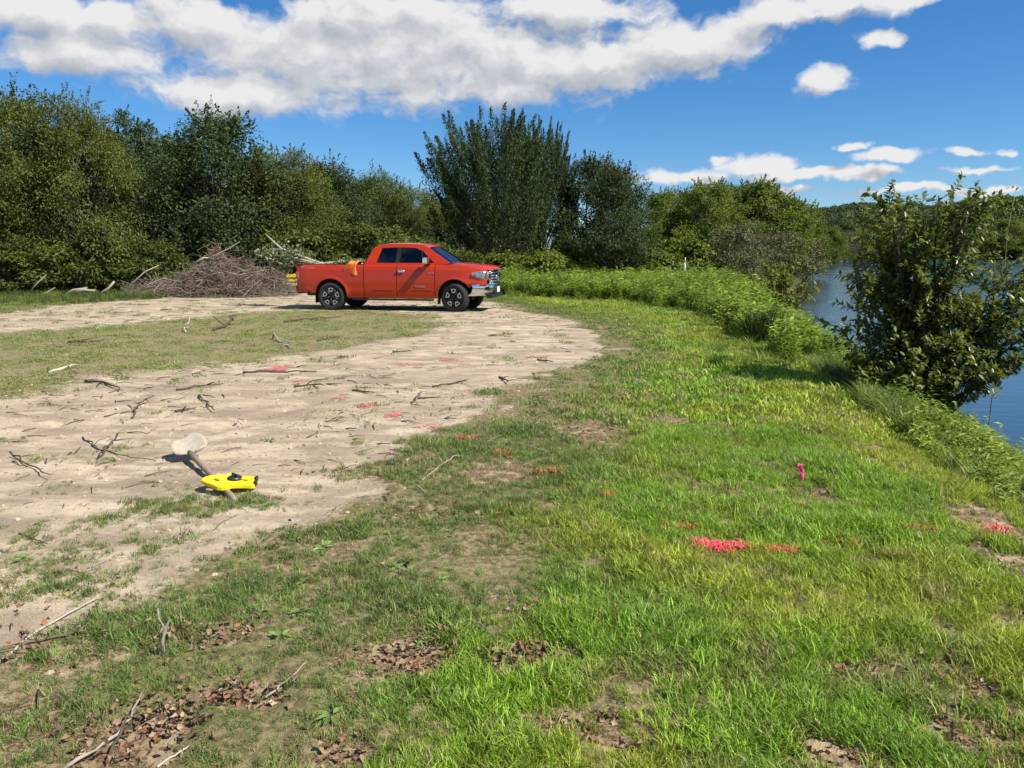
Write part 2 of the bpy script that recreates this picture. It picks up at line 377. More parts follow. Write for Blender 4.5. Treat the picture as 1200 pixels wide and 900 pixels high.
# ------------------------------------------------------------------ ground sheet
def build_ground():
    ys = [-40, -25, -15, -9, -5, -2.5, -1, 0, 0.6, 1.1, 1.5]
    y = 1.5
    while y < 60: y += max(0.04, 0.0125 * y); ys.append(y)
    while y < 4000: y *= 1.06; ys.append(y)
    ys = np.array(ys)
    k = np.linspace(-1, 1, 361); k = np.sign(k) * np.abs(k) ** 1.25
    W = 9 + 1.05 * np.maximum(ys, 0)
    X = k[None, :] * W[:, None]; Y = np.repeat(ys[:, None], len(k), 1)
    x, y = X.ravel(), Y.ravel()
    z = height(x, y)
    sd = sand_sd(x, y)
    ruts = (fbm(x * 2.2 + y * 0.8, y * 1.9 - x * .5, 41, 4) - 0.5) * 0.020 + (fbm(x * 9, y * 9, 42, 3) - 0.5) * 0.024
    near = 1 - sstep(18, 40, y)
    # worn tyre tracks curving from the turnaround towards the camera
    for path in ([(-4.5, 4.0), (-3.4, 7.5), (-1.6, 11.5), (0.4, 15.5), (1.2, 19.0), (0.2, 22.0)], [(-9.0, 6.5), (-6.0, 10.0), (-2.6, 14.0), (-0.4, 17.5), (0.6, 21.0)], [(-14, 25.6), (-8, 26.3), (-3, 26.0), (0.5, 23.5)]):
        pth = np.array(path); d = poly_dist(x, y, path, False)
        g = np.exp(-((np.abs(d - 0.80)) / 0.12) ** 2)
        rim = np.exp(-((np.abs(d - 0.80) - 0.20) / 0.07) ** 2)
        wear = sstep(0.35, 0.6, fbm(x * 0.8, y * 0.8, 47, 2))
        ruts = ruts + (-0.020 * g + 0.010 * rim) * wear + 0.006 * g * np.sin(y * 38 + x * 21) * wear
    z = z + ruts * near * sstep(0.5, -0.6, sd)
    z = z + (fbm(x * 6, y * 6, 43, 3) - 0.5) * 0.03 * near * sstep(0.2, 1.2, sd)
    b = bare(x, y)
    z = z - 0.02 * b
    m, n = X.shape
    i = np.arange(m - 1)[:, None] * n + np.arange(n - 1)[None, :]
    faces = np.stack([i, i + 1, i + n + 1, i + n], -1).reshape(-1, 4)
    me = big_mesh('ground', np.stack([x, y, z], -1), faces, True)
    for nm, a in (('sand', sstep(0.55, -0.45, sd)), ('bare', b), ('shore', sstep(1.6, 0.2, shore_sd(x, y))),
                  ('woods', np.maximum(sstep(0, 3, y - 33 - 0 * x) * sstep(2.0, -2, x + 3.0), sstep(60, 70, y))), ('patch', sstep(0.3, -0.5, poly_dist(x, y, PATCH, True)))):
        at = me.attributes.new(nm, 'FLOAT', 'POINT'); at.data.foreach_set('value', np.ascontiguousarray(a, np.float32))
    mt, nt, N, L, out = new_mat('earth')
    bs = N('ShaderNodeBsdfPrincipled'); L(bs.outputs[0], out.inputs[0]); bs.inputs['Roughness'].default_value = 0.95; bs.inputs['Specular IOR Level'].default_value = 0.15
    tc = N('ShaderNodeTexCoord')
    def noise(s, d=6, r=0.55, v=None):
        q = N('ShaderNodeTexNoise'); q.inputs['Scale'].default_value = s; q.inputs['Detail'].default_value = d; q.inputs['Roughness'].default_value = r
        L(v or tc.outputs['Object'], q.inputs['Vector']); return q.outputs['Fac']
    def attr(nm):
        q = N('ShaderNodeAttribute'); q.attribute_name = nm; return q.outputs['Fac']
    def mix(f, a, b_):
        q = N('ShaderNodeMix'); q.data_type = 'RGBA'
        if hasattr(f, 'links') or not isinstance(f, float): L(f, q.inputs[0])
        else: q.inputs[0].default_value = f
        for sck, v in ((q.inputs[6], a), (q.inputs[7], b_)):
            if isinstance(v, tuple): sck.default_value = (*v, 1)
            else: L(v, sck)
        return q.outputs[2]
    def rng(f, a, b_, c=0.0, d=1.0):
        q = N('ShaderNodeMapRange'); q.interpolation_type = 'SMOOTHSTEP'; L(f, q.inputs[0])
        for j, v in enumerate((a, b_, c, d)): q.inputs[j + 1].default_value = v
        return q.outputs[0]
    def math_(op, a, b_):
        q = N('ShaderNodeMath'); q.operation = op
        for sck, v in ((q.inputs[0], a), (q.inputs[1], b_)):
            if isinstance(v, float): sck.default_value = v
            else: L(v, sck)
        return q.outputs[0]
    # stretched coordinates along the tracks
    mp = N('ShaderNodeMapping'); mp.inputs['Rotation'].default_value = (0, 0, R(-14)); mp.inputs['Scale'].default_value = (0.6, 1.35, 1); L(tc.outputs['Object'], mp.inputs['Vector'])
    n_big = noise(0.55, 6); n_mid = noise(3.0, 8, 0.62, mp.outputs[0]); n_fine = noise(26, 7, 0.65); n_grit = noise(140, 3, 0.6)
    sandc = mix(rng(n_big, 0.35, 0.65), (0.41, 0.325, 0.225), (0.52, 0.425, 0.30))
    sandc = mix(rng(n_mid, 0.42, 0.60), sandc, (0.29, 0.225, 0.155))
    sandc = mix(math_('MULTIPLY', rng(noise(1.1, 7, 0.6, mp.outputs[0]), 0.46, 0.64), 0.75), sandc, (0.21, 0.162, 0.112))
    sandc = mix(math_('MULTIPLY', rng(n_fine, 0.54, 0.66), 0.75), sandc, (0.19, 0.135, 0.08))
    sandc = mix(math_('MULTIPLY', rng(n_grit, 0.45, 0.7), 0.4), sandc, (0.60, 0.50, 0.36))
    soil = mix(rng(n_fine, 0.4, 0.62), (0.12, 0.095, 0.048), (0.28, 0.22, 0.12))
    soil = mix(math_('MULTIPLY', rng(noise(1.3, 5), 0.42, 0.6), 0.55), soil, (0.15, 0.15, 0.055))
    litter = mix(rng(noise(60, 5, 0.7), 0.42, 0.6), (0.085, 0.056, 0.030), (0.28, 0.20, 0.115))
    litter = mix(rng(noise(9, 4), 0.5, 0.62), litter, (0.34, 0.26, 0.16))
    s = math_('ADD', attr('sand'), math_('MULTIPLY', math_('SUBTRACT', n_fine, 0.5), 0.9))
    s = math_('ADD', s, math_('MULTIPLY', math_('SUBTRACT', n_mid, 0.5), 0.6))
    c = mix(rng(s, 0.35, 0.65), soil, sandc)
    pt = mix(rng(n_fine, 0.42, 0.6), (0.17, 0.15, 0.07), (0.30, 0.24, 0.14))
    c = mix(math_('MULTIPLY', attr('patch'), 0.75), c, pt)
    c = mix(rng(math_('ADD', attr('bare'), math_('MULTIPLY', math_('SUBTRACT', n_fine, 0.5), 0.8)), 0.3, 0.6), c, litter)
    c = mix(attr('shore'), c, (0.06, 0.05, 0.03))
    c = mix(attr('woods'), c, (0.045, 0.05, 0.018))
    L(c, bs.inputs['Base Color'])
    h = math_('ADD', math_('MULTIPLY', n_fine, 0.6), math_('MULTIPLY', n_grit, 0.35))
    h = math_('ADD', h, math_('MULTIPLY', n_mid, 0.45))
    bp = N('ShaderNodeBump'); bp.inputs['Strength'].default_value = 0.6; bp.inputs['Distance'].default_value = 0.04; L(h, bp.inputs['Height']); L(bp.outputs[0], bs.inputs['Normal'])
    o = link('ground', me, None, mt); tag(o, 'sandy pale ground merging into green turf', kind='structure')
    return o
ground = build_ground()

# ------------------------------------------------------------------ river
def build_river():
    mt, nt, N, L, out = new_mat('river_water')
    b = N('ShaderNodeBsdfPrincipled'); L(b.outputs[0], out.inputs[0])
    b.inputs['Base Color'].default_value = (0.030, 0.055, 0.075, 1); b.inputs['Roughness'].default_value = 0.10; b.inputs['IOR'].default_value = 1.333
    tc = N('ShaderNodeTexCoord'); mp = N('ShaderNodeMapping'); mp.inputs['Rotation'].default_value = (0, 0, R(25)); mp.inputs['Scale'].default_value = (0.55, 1.6, 1); L(tc.outputs['Object'], mp.inputs['Vector'])
    n1 = N('ShaderNodeTexNoise'); n1.inputs['Scale'].default_value = 2.2; n1.inputs['Detail'].default_value = 5; L(mp.outputs[0], n1.inputs['Vector'])
    n2 = N('ShaderNodeTexNoise'); n2.inputs['Scale'].default_value = 0.12; n2.inputs['Detail'].default_value = 2; L(tc.outputs['Object'], n2.inputs['Vector'])
    mr = N('ShaderNodeMapRange'); L(n2.outputs['Fac'], mr.inputs[0]); mr.inputs[1].default_value = 0.35; mr.inputs[2].default_value = 0.65; mr.inputs[3].default_value = 0.05; mr.inputs[4].default_value = 0.24
    bp = N('ShaderNodeBump'); L(mr.outputs[0], bp.inputs['Strength']); bp.inputs['Distance'].default_value = 0.16; L(n1.outputs['Fac'], bp.inputs['Height']); L(bp.outputs[0], b.inputs['Normal'])
    mb = MB(); mb.add([(2, -60, WATER_Z), (4000, -60, WATER_Z), (4000, 5000, WATER_Z), (-2500, 5000, WATER_Z), (2, 100, WATER_Z)], [(0, 1, 2, 3, 4)])
    me = bpy.data.meshes.new('river'); me.from_pydata(mb.v, [], mb.f); me.update()
    tag(link('river', me, None, mt), 'blue rippled river beyond the grassy bank', kind='structure')
build_river()

# ------------------------------------------------------------------ scatter by geometry nodes (stuff only)
def scatter(name, pos, rot, sc, idx, protos, label, cat=None, hue=None, tint=None, kind='stuff', parent=None):
    c = bpy.data.collections.new('kit_' + name)
    for p in protos: c.objects.link(p)
    me = bpy.data.meshes.new(name)
    n = len(pos); me.vertices.add(n); me.vertices.foreach_set('co', np.ascontiguousarray(pos, np.float32).ravel())
    def at(nm, ty, key, a):
        q = me.attributes.new(nm, ty, 'POINT'); q.data.foreach_set(key, np.ascontiguousarray(a, np.float32 if ty != 'INT' else np.int32).ravel())
    at('rot', 'FLOAT_VECTOR', 'vector', rot); at('sc', 'FLOAT', 'value', sc); at('idx', 'INT', 'value', idx)
    if hue is not None: at('hue', 'FLOAT_VECTOR', 'vector', hue)
    if tint is not None: at('tint', 'FLOAT', 'value', tint)
    g = bpy.data.node_groups.new('scatter_' + name, 'GeometryNodeTree')
    g.interface.new_socket('Geometry', in_out='INPUT', socket_type='NodeSocketGeometry')
    g.interface.new_socket('Geometry', in_out='OUTPUT', socket_type='NodeSocketGeometry')
    N, L = g.nodes.new, g.links.new
    gi, go = N('NodeGroupInput'), N('NodeGroupOutput')
    ci = N('GeometryNodeCollectionInfo'); ci.inputs['Collection'].default_value = c; ci.inputs['Separate Children'].default_value = True; ci.inputs['Reset Children'].default_value = True
    ip = N('GeometryNodeInstanceOnPoints'); ip.inputs['Pick Instance'].default_value = True
    def na(nm, ty):
        q = N('GeometryNodeInputNamedAttribute'); q.data_type = ty; q.inputs['Name'].default_value = nm
        return next(o for o in q.outputs if o.enabled and o.name == 'Attribute')
    er = N('FunctionNodeEulerToRotation'); L(na('rot', 'FLOAT_VECTOR'), er.inputs[0])
    L(gi.outputs[0], ip.inputs['Points']); L(ci.outputs[0], ip.inputs['Instance']); L(na('idx', 'INT'), ip.inputs['Instance Index'])
    L(er.outputs[0], ip.inputs['Rotation']); L(na('sc', 'FLOAT'), ip.inputs['Scale']); L(ip.outputs[0], go.inputs[0])
    o = link(name, me, parent); md = o.modifiers.new('scatter', 'NODES'); md.node_group = g
    tag(o, label, cat, kind=kind)
    return o

def proto(name, me, mat):
    if len(me.materials) == 0: me.materials.append(mat)
    return bpy.data.objects.new(name, me)

# ------------------------------------------------------------------ leaves and trees
def unit(a): return a / (np.linalg.norm(a, axis=-1, keepdims=True) + 1e-12)

def leaf_quads(c, axis, nrm, L_, W_, tint, name, fold=0.25):
    """one pointed, folded leaf (two triangles) at every centre"""
    c = np.asarray(c); axis = unit(axis); side = unit(np.cross(axis, nrm)); up = np.cross(side, axis)
    L_ = np.broadcast_to(L_, (len(c),))[:, None]; W_ = np.broadcast_to(W_, (len(c),))[:, None]
    v = np.stack([c - axis * L_ / 2, c + side * W_ / 2 + up * W_ * fold - axis * L_ * 0.06, c + axis * L_ / 2, c - side * W_ / 2 + up * W_ * fold - axis * L_ * 0.06], 1)
    f = np.arange(len(c) * 4).reshape(-1, 4)
    tri = np.concatenate([f[:, [0, 1, 2]], f[:, [0, 2, 3]]])
    return big_mesh(name, v.reshape(-1, 3), tri, False, tint=np.concatenate([tint, tint]))

def leaf_fine(c, axis, nrm, L_, W_, tint, name, fold=0.22, droop=0.15):
    """near leaves: eight-point outline folded along the midrib, tip drooping"""
    c = np.asarray(c); axis = unit(axis); side = unit(np.cross(axis, nrm)); up = np.cross(side, axis)
    L_ = np.broadcast_to(L_, (len(c),))[:, None]; W_ = np.broadcast_to(W_, (len(c),))[:, None]
    def p(t, w, s): return c + axis * L_ * t + side * W_ * w * s + up * (W_ * abs(w) * fold - L_ * droop * t * t)
    v = np.stack([p(0, 0, 1), p(.28, .42, 1), p(.62, .40, 1), p(1, 0, 1), p(.62, .40, -1), p(.28, .42, -1)], 1)
    f = np.arange(len(c) * 6).reshape(-1, 6)
    q = np.concatenate([f[:, [0, 1, 2, 3]], f[:, [0, 3, 4, 5]]])
    return big_mesh(name, v.reshape(-1, 3), q, False, tint=np.concatenate([tint, tint]))

def make_tree(seed, H, Rr, base=0.1, style='round', nleaf=26000, ncl=120, leaf=0.16, trunk_r=0.14, stems=1, spread=1.0, tint_bias=0.0, bare_stem=0.0, aspect=0.55):
    """returns (trunk mesh with limbs, crown mesh)"""
    rg = np.random.default_rng(seed)
    wood = MB()
    z0 = base * H
    # cluster centres inside a lobed envelope
    t = rg.random(ncl) ** 0.85
    ph = rg.random(ncl) * 2 * math.pi
    lob = 1 + 0.22 * np.sin(ph * 3 + seed) + 0.16 * np.sin(ph * 5 + 2.1 * seed + t * 4) + 0.2 * (rg.random(ncl) - 0.5)
    if style == 'plume': env = np.sin(np.clip(0.22 + 0.66 * t, 0, 1) * math.pi) ** 0.6
    elif style == 'column': env = np.sin(np.clip(0.16 + 0.80 * t, 0, 1) * math.pi) ** 0.5
    else: env = np.sin(np.clip(0.20 + 0.74 * t, 0, 1) * math.pi) ** 0.7
    rad = Rr * env * lob * (0.35 + 0.65 * rg.random(ncl) ** 0.45)
    top = 0.90 + 0.10 * rg.random(ncl)
    if style == 'plume': top = 0.74 + 0.06 * rg.random(ncl)
    C = np.stack([rad * np.cos(ph), rad * np.sin(ph), z0 + t * (H - z0) * top * (1 - 0.10 * (rad / Rr) ** 2)], -1)
    # stems
    roots = []
    for k in range(stems):
        a = 2 * math.pi * k / max(stems, 1) + rg.random()
        sp = (0.0 if stems == 1 else 0.30) * Rr * spread
        pts = [np.array([0.12 * math.cos(a) * (stems > 1), 0.12 * math.sin(a) * (stems > 1), -0.15])]
        for j in range(1, 7):
            f = j / 6
            pts.append(np.array([sp * f * math.cos(a) + rg.normal(0, .05) * H * .12, sp * f * math.sin(a) + rg.normal(0, .05) * H * .12, f * H * 0.78]))
        r0 = trunk_r / math.sqrt(stems) * 1.2
        wood.tube(pts, [r0 * (1 - 0.8 * j / 6) * (1.35 if j == 0 else 1) for j in range(7)], 7)
        roots.append(pts)
    for c in C:
        pts = roots[int(np.argmin([np.hypot(p[3][0] - c[0], p[3][1] - c[1]) for p in roots]))]
        zt = max(0.25 * H * 0.3, c[2] - (0.35 + 0.3 * rg.random()) * np.hypot(c[0], c[1]) - 0.15 * H)
        j = min(5.99, max(0.6, zt / (0.78 * H) * 6)); i0 = int(j); s = pts[i0] * (1 - j + i0) + pts[i0 + 1] * (j - i0)
        mid = s * 0.45 + c * 0.55 + np.array([0, 0, 0.05 * H * (rg.random() - 0.2)]) + rg.normal(0, .12, 3)
        r = trunk_r * 0.25 * (1 - 0.55 * j / 6)
        wood.tube([s, mid, c], [r, r * .65, r * .22], 4, False)
    per = max(4, nleaf // ncl)
    idx = np.repeat(np.arange(ncl), per); n = len(idx)
    out = unit(np.stack([C[:, 0], C[:, 1], 0.35 * (C[:, 2] - 0.45 * H)], -1))
    size = Rr * (0.13 + 0.10 * rg.random(ncl))
    if style == 'plume':
        d = unit(out * 0.62 + np.array([0, 0, 1.0]) + rg.normal(0, .12, (ncl, 3)))
        ln = (0.15 + 0.12 * rg.random(ncl)) * H
        s = rg.random(n)
        w = 0.22 * (1.05 - s) ** 1.0 + 0.015
        pos = C[idx] + d[idx] * (s * ln[idx] * 1.25)[:, None] + rg.normal(0, 1, (n, 3)) * (w * Rr * 0.42)[:, None]
        ax = d[idx] * 0.8 + rg.normal(0, .55, (n, 3))
    else:
        g = rg.normal(0, 1, (n, 3)); g = g / (np.linalg.norm(g, axis=1, keepdims=True)) * (rg.random(n) ** 0.42)[:, None]
        pos = C[idx] + g * size[idx][:, None] * np.array([1.25, 1.25, 0.8]) * 1.25
        # loose sprigs that break the outline
        k3 = rg.integers(0, 3, n); sd3 = unit(out[:, None, :] * 0.6 + np.array([0, 0, 0.55]) + rg.normal(0, .55, (ncl, 3, 3)))
        sp = rg.random(n) < 0.22; q = rg.random(n)
        line = C[idx] + sd3[idx, k3] * (size[idx] * (0.5 + 1.35 * q))[:, None] + rg.normal(0, 1, (n, 3)) * (0.10 * size[idx] * (1.25 - q))[:, None]
        pos[sp] = line[sp]
        ax = unit(pos - C[idx]) * 0.8 + rg.normal(0, .6, (n, 3)) + np.array([0, 0, -0.25])
    pos[:, 2] = np.maximum(pos[:, 2], 0.05 + 0.3 * bare_stem)
    nr = rg.normal(0, .55, (n, 3)) + np.array([0, 0, 0.75]) + out[idx] * 0.45
    tint = np.clip(0.5 + tint_bias + rg.normal(0, .16, n) + rg.normal(0, .17, ncl)[idx], 0, 1)
    ls = leaf * (0.7 + 0.6 * rg.random(n))
    return wood.mesh('trunk'), leaf_quads(pos, ax, nr, ls, ls * aspect, tint, 'crown')

M = {}
M['bark'] = plain('bark', (0.10, 0.085, 0.065), 0.9, var=0.4, scale=14, bump=0.6, bscale=30)
M['bark_dark'] = plain('bark_dark', (0.045, 0.036, 0.028), 0.9, var=0.4, scale=14, bump=0.6, bscale=30)
M['leaf_mid'] = leaf_mat('leaf_mid', (0.052, 0.072, 0.016), (0.150, 0.182, 0.038), 0.36)
M['leaf_dark'] = leaf_mat('leaf_dark', (0.030, 0.048, 0.018), (0.085, 0.118, 0.036), 0.32)
M['leaf_blue'] = leaf_mat('leaf_blue', (0.042, 0.068, 0.030), (0.10, 0.145, 0.058), 0.32)
M['leaf_light'] = leaf_mat('leaf_light', (0.085, 0.115, 0.018), (0.20, 0.25, 0.042), 0.38)
M['leaf_yellow'] = leaf_mat('leaf_yellow', (0.085, 0.100, 0.014), (0.240, 0.240, 0.040), 0.35)
M['leaf_grey'] = leaf_mat('leaf_grey', (0.060, 0.062, 0.028), (0.170, 0.165, 0.075), 0.25)

M['leaf_olive'] = leaf_mat('leaf_olive', (0.066, 0.080, 0.018), (0.172, 0.190, 0.040), 0.38)
TREE = {}
def tree_kit(key, mat, **kw):
    t, c = make_tree(**kw); t.materials.append(M['bark']); c.materials.append(M[mat]); TREE[key] = (t, c, kw['H'], kw['Rr'])
tree_kit('a', 'leaf_mid', seed=3, H=9.0, Rr=3.6, base=0.05, nleaf=62000, ncl=170, leaf=0.125)
tree_kit('b', 'leaf_dark', seed=8, H=8.0, Rr=3.4, base=0.04, nleaf=46000, ncl=150, leaf=0.15)
tree_kit('c', 'leaf_blue', seed=14, H=8.5, Rr=2.4, base=0.10, style='column', nleaf=40000, ncl=100, leaf=0.13)
tree_kit('d', 'leaf_olive', seed=21, H=7.0, Rr=3.0, base=0.04, nleaf=64000, ncl=130, leaf=0.10)
tree_kit('plume', 'leaf_dark', seed=31, H=10.0, Rr=3.6, base=0.08, style='plume', nleaf=95000, ncl=230, leaf=0.15, stems=4, aspect=0.42)
tree_kit('open', 'leaf_dark', seed=44, H=7.0, Rr=2.8, base=0.18, nleaf=30000, ncl=110, leaf=0.14, stems=3, spread=1.6)
tree_kit('light', 'leaf_light', seed=52, H=8.0, Rr=3.2, base=0.04, nleaf=44000, ncl=130, leaf=0.16)
tree_kit('willow', 'leaf_light', seed=61, H=6.0, Rr=3.0, base=0.03, nleaf=40000, ncl=120, leaf=0.16, stems=4, tint_bias=-0.1)
tree_kit('shrub', 'leaf_mid', seed=71, H=2.4, Rr=1.7, base=0.02, nleaf=9000, ncl=60, leaf=0.13, stems=5, trunk_r=0.05)
tree_kit('knot', 'leaf_light', seed=81, H=2.4, Rr=2.2, base=0.02, nleaf=9000, ncl=70, leaf=0.20, stems=6, trunk_r=0.05, aspect=0.75, tint_bias=0.15)
tree_kit('grey', 'leaf_grey', seed=91, H=3.0, Rr=2.0, base=0.02, nleaf=5000, ncl=80, leaf=0.13, stems=7, trunk_r=0.07, spread=1.6)

def plant(name, key, u, Y, vtop, width_px, label, cat, group, rz, parts=('trunk', 'crown'), z=None):
    t, c, H, Rr = TREE[key]
    x = at_x(u, Y); g = hgt(x, Y) if z is None else z
    h = top_z(vtop, Y) - g
    w = width_px / 913 * Y / 2
    o = empty(name, (x, Y, g - 0.03), rz)
    o.scale = (w / Rr, w / Rr, h / H)
    link(parts[0], t, o); link(parts[1], c, o)
    return tag(o, label, cat, group)

G1 = 'trees along the left edge of the clearing'
for a in [
    ('a', 10, 34, 102, 190, 'tallest broadleaf tree at the far left edge of the clearing', 0.3),
    ('d', 95, 33, 118, 150, 'yellowish green bushy tree, second from the left edge', 1.7),
    ('c', 158, 38, 136, 90, 'slim bluish tree top rising in the dip between the left trees', 0.0),
    ('b', 258, 36, 138, 170, 'broad dark green round tree directly behind the brush pile', 2.2),
    ('d', 335, 38, 178, 130, 'mid green tree on the right shoulder of the round dark tree', 4.0),
    ('b', 392, 44, 196, 120, 'dense dark tree above the rear of the red truck', 5.1),
    ('a', 445, 50, 203, 100, 'leafy tree above the cab of the red truck', 3.3),
    ('d', 488, 60, 221, 80, 'smaller far tree just left of the big spiky tree', 0.9),
]:
    plant('broadleaf_tree', a[0], a[1], a[2], a[3], a[4], a[5], 'tree', G1, a[6])
# a second row that closes the wood behind them
for i, (k, u, Y, v, w) in enumerate([('b', -60, 42, 118, 190), ('a', 130, 46, 150, 200), ('b', 210, 48, 170, 170), ('a', 320, 52, 195, 160), ('b', 420, 60, 216, 140), ('a', 540, 72, 232, 150), ('a', -150, 36, 90, 220)]):
    plant('broadleaf_tree', k, u, Y, v, w, ['shaded tree behind the tallest tree, partly past the left edge', 'shaded tree filling the wood behind the slim bluish tree', 'shaded tree in the dark gap left of the round tree',
          'shaded tree deep in the wood right of the round tree', 'far shaded tree behind the truck roof', 'far tree hidden low behind the big spiky tree', 'tree standing just outside the left edge'][i], 'tree', 'trees of the second row in the wood', 1.1 * i)
G2 = 'trees in the middle beyond the weeds'
for (k, u, Y, v, w, lab, rz) in [
    ('plume', 578, 46, 136, 118, 'largest dark tree with upright spiky shoots, behind the truck hood', 0.4),
    ('plume', 634, 49, 148, 68, 'narrower spiky tree on the right flank of the largest one', 2.4),
    ('open', 690, 48, 186, 95, 'loose leaning tree right of the two spiky trees', 1.2),
    ('open', 722, 42.5, 196, 84, 'small open tree with bare forked trunk above the weeds', 3.6),
    ('light', 772, 72, 226, 80, 'pale green tree seen past the small open tree', 0.2),
    ('light', 828, 70, 214, 90, 'rounded green tree left in the far clump by the river', 2.0),
    ('willow', 884, 76, 219, 110, 'widest willow-like tree in the far clump by the river', 4.2),
    ('willow', 932, 82, 238, 70, 'rightmost tree of the clump, leaning towards the water', 1.0),
    ('b', 800, 86, 226, 110, 'dark tree standing behind the pale trees of the far clump', 1.8),
    ('b', 860, 95, 219, 90, 'dark tree top showing over the willow-like tree', 0.6),
]:
    plant('broadleaf_tree', k, u, Y, v, w, lab, 'tree', G2, rz)
G3 = 'shrubs at the foot of the wood'
for (k, u, Y, v, w, lab, rz) in [
    ('shrub', 15, 30.5, 288, 110, 'shrub at the left edge above the dirt road', 0.2),
    ('shrub', 70, 31.5, 282, 110, 'shrub right of the leftmost shrub by the road', 1.4),
    ('shrub', 125, 31.5, 262, 90, 'tallest light shrub under the left trees', 2.6),
    ('shrub', 175, 32.0, 286, 90, 'low shrub touching the left side of the brush pile', 4.1),
    ('shrub', 215, 34.5, 292, 80, 'pale shrub peeking over the left slope of the brush pile', 5.2),
    ('shrub', 350, 36.0, 262, 120, 'shrub behind the pale cut branches at the tailgate', 0.7),
    ('shrub', 420, 38.0, 268, 120, 'shrub behind the truck cab', 3.0),
    ('shrub', 520, 42.0, 288, 80, 'dark shrub showing over the truck hood', 2.2),
    ('shrub', 470, 41.0, 270, 100, 'shrub behind the windshield of the truck', 1.1),
]:
    plant('leafy_shrub', k, u, Y, v, w, lab, 'shrub', G3, rz, ('stems', 'foliage'))
for (k, u, Y, v, w, lab, rz) in [
    ('knot', 640, 41, 299, 90, 'low bright shrub at the foot of the spiky trees', 0.3),
    ('knot', 672, 45, 294, 90, 'bright rounded shrub behind the small forked tree', 1.5),
    ('knot', 748, 45, 290, 100, 'bright shrub in the middle of the green thicket', 2.7),
    ('knot', 802, 46, 284, 95, 'highest bright shrub of the green thicket', 4.0),
    ('knot', 590, 42, 300, 80, 'low bright shrub just past the truck grille', 5.0),
]:
    plant('leafy_shrub', k, u, Y, v, w, lab, 'shrub', 'bright thicket beyond the weeds', rz, ('stems', 'foliage'))
for (k, u, Y, v, w, lab, rz) in [
    ('grey', 862, 46, 262, 90, 'greyish twiggy shrub in front of the far willow-like trees', 0.6),
    ('grey', 905, 56, 272, 90, 'greyish shrub sloping to the river beside the twiggy one', 2.0),
    ('grey', 945, 80, 278, 60, 'small greyish shrub at the water edge below the rightmost tree', 3.0),
    ('grey', 880, 36, 296, 60, 'dry brownish shrub at the top of the bank', 4.0),
    ('shrub', 765, 50, 292, 50, 'small round dark shrub left of the white post', 1.0),
]:
    plant('leafy_shrub', k, u, Y, v, w, lab, 'shrub', 'shrubs along the far bank', rz, ('stems', 'foliage'))

# ------------------------------------------------------------------ far hills across the river
def hill(name, label, Y, crest, depth, mat):
    """crest: (u, v) of the skyline; a ridge with real depth behind it"""
    us = [c[0] for c in crest]; vs = [c[1] for c in crest]
    uu = np.linspace(us[0], us[-1], 90); vv = np.interp(uu, us, vs)
    P = []
    prof = [(0, 0), (.2, .25), (.45, .62), (.7, .9), (1.0, 1.0), (1.5, .85), (2.2, .3), (2.8, 0)]
    rg = np.random.default_rng(int(Y))
    pos = []
    for (d, hh) in prof:
        yy = Y + depth * d
        row = []
        for u, v in zip(uu, vv):
            zc = top_z(v, Y + depth); x = (u - 600) / 913 * (Y + depth)
            n = 1 + 0.08 * (vnoise(np.array([u / 20.]), np.array([d * 2.]), 3)[0] - 0.5)
            row.append((x, yy, WATER_Z - 0.6 + (zc - WATER_Z - 1.5) * hh * n + 0.6 * (hh == 0)))
        P.append(row)
    mb = MB(); mb.grid(P)
    o = tag(mb.build(name, mat), label, kind='structure')
    return P
M['hill'] = plain('hill_ground', (0.03, 0.042, 0.016), 0.95, var=0.3, scale=0.02)
P_far = hill('far_hill', 'dark distant wooded ridge on the far horizon', 1500, [(700, 300), (800, 280), (900, 260), (962, 252), (1010, 248), (1080, 252), (1150, 268), (1300, 276)], 500, M['hill'])
P_right = hill('wooded_hill', 'green wooded hillside across the river on the right', 380, [(1000, 303), (1040, 290), (1080, 268), (1120, 252), (1160, 246), (1200, 243), (1300, 232), (1500, 225), (1800, 235)], 170, M['hill'])

def hill_wood(name, label, P, n, size, mats, seed):
    rg = np.random.default_rng(seed)
    A = np.array(P); protos = []
    for k in range(4):
        r = np.random.default_rng(seed + k)
        m = 420
        g = r.normal(0, 1, (m, 3)); g /= np.linalg.norm(g, axis=1, keepdims=True); g *= (0.72 + 0.34 * r.random(m))[:, None]
        lob = 1 + 0.25 * np.sin(g[:, 0] * 4 + k) * np.cos(g[:, 1] * 5 + k)
        c = g * np.array([.5, .5, .62]) * lob[:, None] + np.array([0, 0, .45])
        me = leaf_quads(c, r.normal(0, 1, (m, 3)), g + r.normal(0, .35, (m, 3)), 0.20, 0.15, np.clip(r.normal(.5, .2, m), 0, 1), 'far_crown_%d' % k)
        protos.append(proto('far_crown_%s_%d' % (name, k), me, M[mats[k % len(mats)]]))
    i = rg.random(n) * 4.2; j = rg.random(n) * (A.shape[1] - 1.01)
    i0, j0 = i.astype(int), j.astype(int); fi, fj = (i - i0)[:, None], (j - j0)[:, None]
    pos = (A[i0, j0] * (1 - fi) + A[i0 + 1, j0] * fi) * (1 - fj) + (A[i0, j0 + 1] * (1 - fi) + A[i0 + 1, j0 + 1] * fi) * fj
    rot = np.stack([np.zeros(n), np.zeros(n), rg.random(n) * 6.28], -1)
    scatter(name, pos, rot, size * (0.65 + 0.7 * rg.random(n)), rg.integers(0, 4, n), protos, label)
hill_wood('far_ridge_forest', 'dark forest covering the distant ridge', P_far, 9000, 17, ['leaf_dark', 'leaf_dark', 'leaf_blue', 'leaf_dark'], 5)
